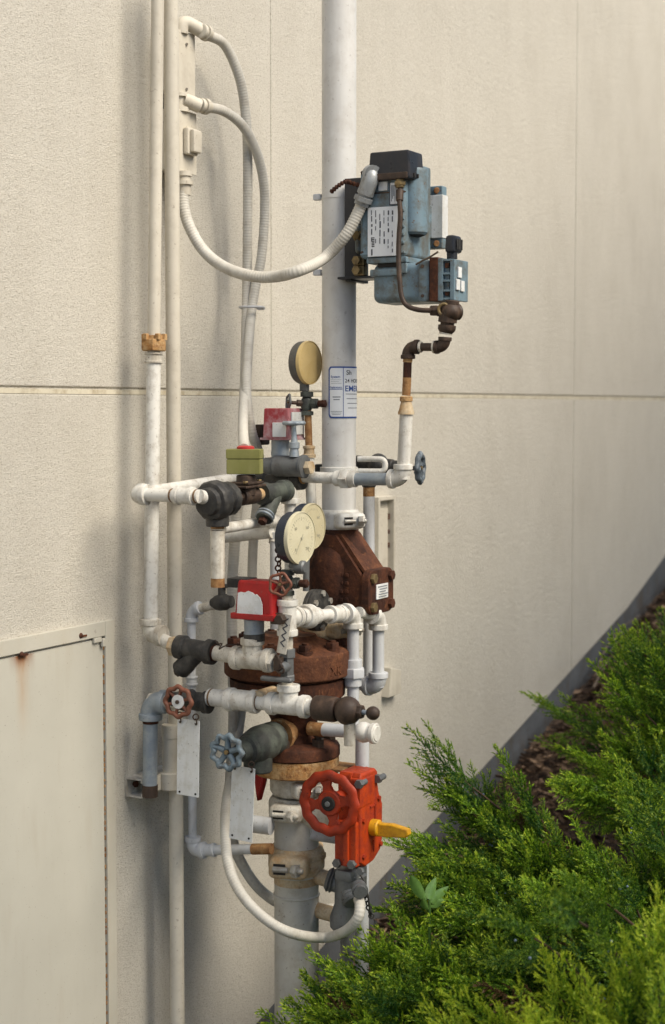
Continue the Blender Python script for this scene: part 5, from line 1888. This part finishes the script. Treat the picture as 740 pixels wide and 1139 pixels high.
def bush(label, base, branches, seed, sunlit_boost=0.0, berries=0, dens=0.72, size=1.28):
    rng = np.random.default_rng(seed)
    base = np.asarray(base, float)
    root = thing('juniper', label, 'shrub', base, 'junipers along the wall')
    Ts, Gs, Hs = [], [], []
    stems = MB()
    spots = []
    for (tip, rad0) in branches:
        tip = np.asarray(tip, float)
        tip = tip - unit(tip - base - UP * .1) * .13 * size
        b0 = base + A(rng.normal(0, .05), rng.normal(0, .05), 0)
        mid = b0 * .50 + tip * .50 + A(rng.normal(0, .04), rng.normal(0, .04), .14 * np.linalg.norm(tip - b0))
        L = np.linalg.norm(tip - b0)
        ts = np.linspace(0, 1, 14)[:, None]
        cv_ = (1 - ts) ** 2 * b0 + 2 * ts * (1 - ts) * mid + ts * ts * tip
        stems.tube(list(cv_), list(np.linspace(.011, .002, 14)), 6, False)
        n = max(4, int(L * .72 / .030 * dens))
        hue = np.clip(rng.normal(.35, .32), 0, 1)
        for i in range(n + 1):
            t = .26 + .74 * i / n
            p = (1 - t) ** 2 * b0 + 2 * t * (1 - t) * mid + t * t * tip
            d = unit(2 * (1 - t) * (mid - b0) + 2 * t * (tip - mid))
            if i == n:
                dd, l = d, .17
            else:
                u, w_, _ = basis(d)
                q = rng.uniform(0, 2 * math.pi)
                sp_ = rng.uniform(.45, 1.0)
                dd = unit(d * math.cos(sp_) + (math.cos(q) * u + math.sin(q) * w_) * math.sin(sp_) + UP * .05 + LEAN)
                l = rng.uniform(.065, .19) * (1.15 - .45 * t)
            l *= size
            T, G = SPRAYS[rng.integers(len(SPRAYS))]
            u, w_, dn_ = basis(dd)
            q = rng.uniform(0, 2 * math.pi)
            uu = math.cos(q) * u + math.sin(q) * w_
            R = np.stack([uu, np.cross(dn_, uu), dn_], 0)
            Ts.append((T * l) @ R + p)
            Gs.append(np.clip(G * (.6 + .4 * t) * (1.08 + sunlit_boost * 1.1) + .16, 0, 1.5))  # tip growth, plus a boost that paints sunlight into the leaf colour
            dead = rng.random() < (.10 if t < .6 else .012)
            Hs.append(np.full(len(G), 2.0 if dead else np.clip(hue + rng.normal(0, .16), 0, 1)))
            if rng.random() < .3 and t > .4: spots.append(p + dd * l * .5 + rng.normal(0, .012, 3))
    T = np.concatenate(Ts); G = np.concatenate(Gs); H = np.concatenate(Hs)
    n = len(T)
    me = bpy.data.meshes.new('foliage')
    me.vertices.add(n * 3); me.loops.add(n * 3); me.polygons.add(n)
    me.vertices.foreach_set('co', (T - base).reshape(-1).astype(np.float32))
    me.loops.foreach_set('vertex_index', np.arange(n * 3, dtype=np.int32))
    me.polygons.foreach_set('loop_start', np.arange(0, n * 3, 3, dtype=np.int32))
    for nm, arr in (('growth_sun', G), ('hue', H)):
        a_ = me.attributes.new(nm, 'FLOAT', 'FACE')
        a_.data.foreach_set('value', arr.astype(np.float32))
    me.update(); me.validate()
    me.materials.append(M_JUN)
    o = bpy.data.objects.new('foliage', me)
    COL.objects.link(o); o.parent = root
    stems.build('branches', M_STEM, root)
    if berries and spots:
        m = MB()
        for k in range(berries):
            c0 = spots[rng.integers(len(spots))]
            for j in range(rng.integers(1, 5)):
                m.ball(c0 + rng.normal(0, .012, 3), rng.uniform(.0026, .004), UP, 1, 7, 5)
        tag(m.build('berries', M_BERRY, root), kind='stuff')
    return n


M_BERRY = plain('pale_blue_berries', (0.22, 0.30, 0.42), .6)
def rnd_tips(rng, c, rx, ro, rz, n, lo=-.1):
    """Branch tips over the upper part of an ellipsoid around c = (X, o, z)."""
    out = []
    while len(out) < n:
        v = rng.normal(0, 1, 3); v /= np.linalg.norm(v)
        if v[2] < lo: continue
        k = rng.uniform(.75, 1.05)
        out.append((A(c[0] + v[0] * rx * k, -(c[1] + v[1] * ro * k), c[2] + v[2] * rz * k), .01))
    return out
def tips(*l): return [(W(x, y, o), .01) for x, y, o in l]
rg_ = np.random.default_rng(77)
def at(px, py, o):
    p = W(px, py, o)
    return (p[0], o, p[2])
def foot(px, py, o):
    p = W(px, py, o)
    return soil(p[0], o)
def soil(X, o): return A(X, -o, float(gz(X, -o)))
ntri = 0
ntri += bush('low juniper at the foot of the fat riser with a spray across it', foot(540, 1180, .84),
     tips((343, 1112, .50), (352, 1098, .52), (362, 1075, .54), (385, 1058, .58), (395, 1075, .6), (412, 1052, .62), (435, 1048, .66), (372, 1085, .56), (400, 1062, .62), (352, 1132, .58), (425, 1040, .66), (445, 1015, .66), (415, 1088, .78), (455, 1060, .8), (385, 1120, .75))
     + rnd_tips(rg_, at(405, 1168, .64), .26, .22, .15, 60), 1, 0.0, 0)
ntri += bush('tallest juniper reaching up and left to the yellow pointer', foot(730, 1080, 1.05),
     tips((474, 818, .50), (484, 828, .51), (478, 852, .50), (498, 868, .52), (505, 885, .54), (448, 922, .51), (462, 932, .53), (480, 915, .54), (490, 850, .52), (455, 925, .52), (470, 945, .56), (500, 905, .56), (563, 845, .70), (572, 872, .72), (520, 880, .62), (540, 905, .66), (590, 925, .8), (510, 940, .66), (545, 950, .78), (490, 965, .64), (610, 945, .9), (575, 985, .95), (530, 1000, .9))
     + rnd_tips(rg_, at(560, 1025, .80), .42, .30, .22, 64), 2, 0.0, 30, 0.95)
ntri += bush('juniper filling the space between the riser foot and the tallest juniper', foot(640, 1160, 1.05),
     tips((470, 1000, .6), (500, 1010, .7), (455, 1035, .7), (480, 1050, .8), (520, 1040, .85), (440, 1075, .8), (500, 1085, .95), (545, 1060, 1.0))
     + rnd_tips(rg_, at(480, 1122, .80), .28, .24, .15, 56), 9, 0.0, 0)
ntri += bush('dark juniper in the middle with pale blue berries', foot(790, 1130, 1.3),
     tips((640, 950, 1.2), (600, 965, 1.15), (660, 930, 1.1), (690, 960, 1.25), (560, 1010, 1.2), (620, 990, 1.35), (715, 925, 1.1))
     + rnd_tips(rg_, at(640, 1090, 1.12), .34, .26, .20, 44), 3, -.05, 60)
ntri += bush('juniper farther along the wall with a lone spray crossing the concrete strip', foot(830, 900, 1.1),
     tips((600, 768, .34), (612, 778, .40), (640, 775, .55), (665, 800, .6), (640, 830, .62), (690, 780, .75), (700, 820, .85), (620, 815, .5), (720, 800, .8), (650, 870, .8), (690, 880, .95))
     + rnd_tips(rg_, at(715, 868, .92), .38, .24, .15, 44), 4, 0.0, 20)
ntri += bush('farthest juniper at the right edge under the end of the wall', foot(840, 800, 1.1),
     tips((735, 690, .75), (715, 712, .72), (700, 735, .7), (725, 740, .85), (690, 752, .7))
     + rnd_tips(rg_, at(742, 742, .86), .5, .22, .14, 44), 5, 0.0, 0)
ntri += bush('juniper at the right edge between the berried one and the far ones', foot(840, 1030, 1.35),
     tips((735, 840, 1.2), (710, 860, 1.2), (690, 875, 1.1), (725, 895, 1.3))
     + rnd_tips(rg_, at(735, 1010, 1.2), .34, .26, .17, 34), 6, 0.0, 20)
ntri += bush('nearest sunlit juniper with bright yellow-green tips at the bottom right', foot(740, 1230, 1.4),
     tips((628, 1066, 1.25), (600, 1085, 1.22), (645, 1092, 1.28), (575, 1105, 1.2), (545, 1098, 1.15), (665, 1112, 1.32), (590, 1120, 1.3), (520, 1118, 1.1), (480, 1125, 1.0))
     + rnd_tips(rg_, at(600, 1195, 1.22), .26, .22, .13, 24), 7, .75, 0)  # high boost: sunlight put into the leaf colour
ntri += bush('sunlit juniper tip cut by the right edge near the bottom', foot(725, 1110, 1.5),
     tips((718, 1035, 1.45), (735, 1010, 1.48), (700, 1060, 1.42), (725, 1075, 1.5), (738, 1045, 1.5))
     + rnd_tips(rg_, at(735, 1140, 1.48), .16, .15, .14, 22), 8, .65, 10)  # leaf colour lifted here too, as painted sunlight
print('juniper triangles', ntri)

SHZ = 2.75
# out-of-view trees added to cast shade on the lower wall
def shade_tree(c, rx, ro, rz, zc, label, seed):
    rng = np.random.default_rng(seed)
    zg_ = float(gz(c[0], c[1]))
    root = thing('added_shade_tree', label, 'tree', A(c[0], c[1], zg_), 'added shade trees opposite the wall')
    m = MB()
    m.tube(spline([A(c[0], c[1], zg_ - .1), A(c[0] + .05, c[1], zg_ + .7), A(c[0] - .05, c[1] + .05, zc - .6), A(c[0], c[1], zc + rz * .6)], 6), list(np.linspace(.09, .02, 19)), 12)
    for k in range(9):
        q = k * 2.4
        e = A(c[0] + rx * .8 * math.cos(q), c[1] + ro * .8 * math.sin(q), zc + rng.uniform(-.5, .9) * rz * .7)
        m.tube(spline([A(c[0], c[1], zc - .9 + k * .12), (A(c[0], c[1], zc - .5) + e) / 2, e], 5), list(np.linspace(.04, .010, 11)), 7)
    m.build('trunk', M_STEM, root)
    n = 10000
    v = rng.normal(0, 1, (n, 3)); v /= np.linalg.norm(v, axis=1, keepdims=True)
    rr_ = rng.uniform(.25, 1.0, (n, 1)) ** .5
    P = np.array([c[0], c[1], zc]) + v * rr_ * np.array([rx, ro, rz]) + rng.normal(0, .10, (n, 3))
    u, w_, d = frames(rng.normal(0, 1, (n, 3)))
    Lf = rng.uniform(.05, .095, (n, 1))
    vs = np.stack([P - d * Lf, P + u * Lf * .45, P + d * Lf, P - u * Lf * .45], 1).reshape(-1, 3)
    m = MB(); m.add(list(vs), [[4 * i, 4 * i + 1, 4 * i + 2, 4 * i + 3] for i in range(n)])
    m.build('crown', M_TREELEAF, root, 180)
M_TREELEAF = plain('tree_leaf', (.05, .10, .025), .5, var=.4)
for k, (tx, lab) in enumerate(((9.2, 'added tall shade tree beyond the far end of the wall'), (1.6, 'added small shade tree opposite the access door'), (5.45, 'added small shade tree opposite the middle of the wall'), (7.0, 'added small shade tree opposite the far end of the wall'))):
    shade_tree((tx, -3.9), 1.5 if tx > 3 else 1.1, .95, 1.75 + .3 * (tx > 6), SHZ + (.3 * (tx - 4) if tx > 6 else .16 * max(0, tx - 4)), lab, 31 + k)

# litter of dead leaves and bark near the wall foot
mlit, nt, bs = nodes_new('dead_leaf_litter')
at = nt.nodes.new('ShaderNodeAttribute'); at.attribute_name = 'shade'
c = mix(nt, at.outputs['Fac'], (0.06, 0.034, 0.02), (0.33, 0.22, 0.135))
nt.links.new(c, bs.inputs['Base Color'])
bs.inputs['Roughness'].default_value = .8
vs, fs, sh = [], [], []
rl2 = np.random.default_rng(21)
for k in range(7000):
    X = rl2.uniform(3.6, 8.6)
    o_ = min(abs(rl2.normal(.05, .35)) + .03, 2.2)
    L = rl2.uniform(.02, .075); wd = L * rl2.uniform(.12, .42)
    c0 = A(X, -o_, float(gz(X, -o_)) + .012 + rl2.uniform(0, .035))
    q = rl2.uniform(0, 6.28)
    d = unit(A(math.cos(q), math.sin(q), rl2.normal(0, .3)))
    s = unit(np.cross(d, A(rl2.normal(0, .4), rl2.normal(0, .4), 1)))
    n_ = np.cross(s, d)
    cu = rl2.uniform(.1, .5) * wd
    b = len(vs)
    for t, ww in ((-1, .1), (-.4, .9), (.25, 1), (1, .1)):
        for sg in (-1, 0, 1):
            vs.append(c0 + d * L * t * .5 + s * wd * .5 * ww * sg + n_ * cu * (abs(sg) + .4 * t * t))
    for i in range(3):
        for j in range(2):
            fs.append([b + i * 3 + j, b + i * 3 + j + 1, b + (i + 1) * 3 + j + 1, b + (i + 1) * 3 + j])
    sh += [float(np.clip(rl2.beta(1.3, 2.2), 0, 1))] * 6
ml = MB(); ml.add(vs, fs)
lo_ = ml.build('leaf_litter', mlit, None, 60)
a_ = lo_.data.attributes.new('shade', 'FLOAT', 'FACE')
a_.data.foreach_set('value', np.array(sh, np.float32))
tag(lo_, kind='stuff')

tw = thing('dry_twig', 'bare grey forked twig leaning on the concrete strip at the right', 'twig', W(665, 740, .1))
m = MB()
m.tube(spline([W(663, 752, .22), W(668, 735, .12), W(676, 718, .06), (W(690, 700, .05)), W(712, 684, .06)], 6), list(np.linspace(.006, .0025, 25)), 7)
m.tube(spline([W(664, 745, .2), W(675, 738, .2), W(690, 735, .26)], 6), list(np.linspace(.007, .003, 13)), 7)
m.tube(spline([W(660, 765, .22), W(672, 742, .2), W(682, 728, .22)], 6), list(np.linspace(.006, .003, 13)), 7)
m.build('branch', M_TWIG, tw)

M_LEAF = plain('seedling_leaf', (0.10, 0.20, 0.045), .4, var=.3)
pb0 = W(478, 1020, .72)
pl_ = thing('seedling', 'small broad-leaved seedling poking out between the juniper and the wall', 'plant', A(pb0[0], pb0[1], float(gz(pb0[0], pb0[1]))))
def leaf(tipxy, o_, basexy, bo, wd, lab='leaf'):
    t_, b_ = W(*tipxy, o_), W(*basexy, bo)
    d = t_ - b_
    L = np.linalg.norm(d); d = d / L
    s = unit(np.cross(d, FWD + A(.2, .3, -.4))); n_ = np.cross(s, d)
    vs, fs = [], []
    for i in range(9):
        t = i / 8
        ww = wd * math.sin(math.pi * min(1, t * .92 + .06)) ** .8
        for sg in (-1, -.5, 0, .5, 1):
            vs.append(b_ + d * L * t + s * ww * sg + n_ * (abs(sg) * ww * .35 + .25 * L * t * (1 - t)))
    for i in range(8):
        for j in range(4):
            fs.append([i * 5 + j, i * 5 + j + 1, i * 5 + j + 6, i * 5 + j + 5])
    MB().add(vs, fs).build(lab, M_LEAF, pl_, 180)
leaf((457, 974), .70, (474, 1002), .72, .014)
leaf((499, 986), .72, (480, 1004), .72, .013)
leaf((485, 976), .70, (477, 1000), .72, .013)
leaf((497, 1000), .73, (479, 1008), .72, .010)
leaf((470, 1000), .73, (477, 1012), .72, .010)
MB().tube([A(pb0[0], pb0[1], float(gz(pb0[0], pb0[1]))), W(478, 1000, .72)], .0035, 8).build('stem', M_LEAF, pl_)
# ================================================================== LIGHT, SKY, CAMERA
w = bpy.data.worlds.new("World")
scene.world = w
w.use_nodes = True
nt = w.node_tree
bg = nt.nodes['Background']
sky = nt.nodes.new('ShaderNodeTexSky')
sky.sky_type = 'NISHITA'
sky.sun_disc = False
SUN_EL, SUN_AZ = math.radians(46), math.atan2(-1.0, -.12)      # azimuth of the direction towards the sun, in XY
sky.sun_elevation = SUN_EL
sky.sun_rotation = math.pi / 2 - SUN_AZ
sky.air_density = 1.0
sky.dust_density = 1.5
nt.links.new(sky.outputs['Color'], bg.inputs['Color'])
bg.inputs['Strength'].default_value = 0.110
sl = bpy.data.lights.new('sun', 'SUN')
sl.energy = 3.0
sl.angle = math.radians(38)
sl.color = (1.0, 0.90, 0.74)
so = bpy.data.objects.new('sun', sl)
COL.objects.link(so)
from mathutils import Vector, Matrix
sd = Vector((math.cos(SUN_EL) * math.cos(SUN_AZ), math.cos(SUN_EL) * math.sin(SUN_AZ), math.sin(SUN_EL)))
so.rotation_euler = sd.to_track_quat('Z', 'Y').to_euler()
so.location = (0, -6, 8)

cd = bpy.data.cameras.new('camera')
co = bpy.data.objects.new('camera', cd)
COL.objects.link(co)
cd.sensor_fit = 'VERTICAL'
cd.sensor_height = 36.0
cd.lens = FPX / 1139.0 * 36.0
cd.clip_start = 0.05
cd.clip_end = 500
co.matrix_world = Matrix(((RIGHT[0], UPV[0], -FWD[0], CAM[0]), (RIGHT[1], UPV[1], -FWD[1], CAM[1]), (RIGHT[2], UPV[2], -FWD[2], CAM[2]), (0, 0, 0, 1)))
cd.dof.use_dof = True
cd.dof.focus_distance = 4.05
cd.dof.aperture_fstop = 3.2
scene.camera = co
scene.view_settings.view_transform = 'Standard'
scene.view_settings.look = 'None'
scene.view_settings.exposure = 0.66
scene.view_settings.gamma = 1.0
scene.cycles.use_denoising = True
scene.cycles.max_bounces = 8
clean_loc()
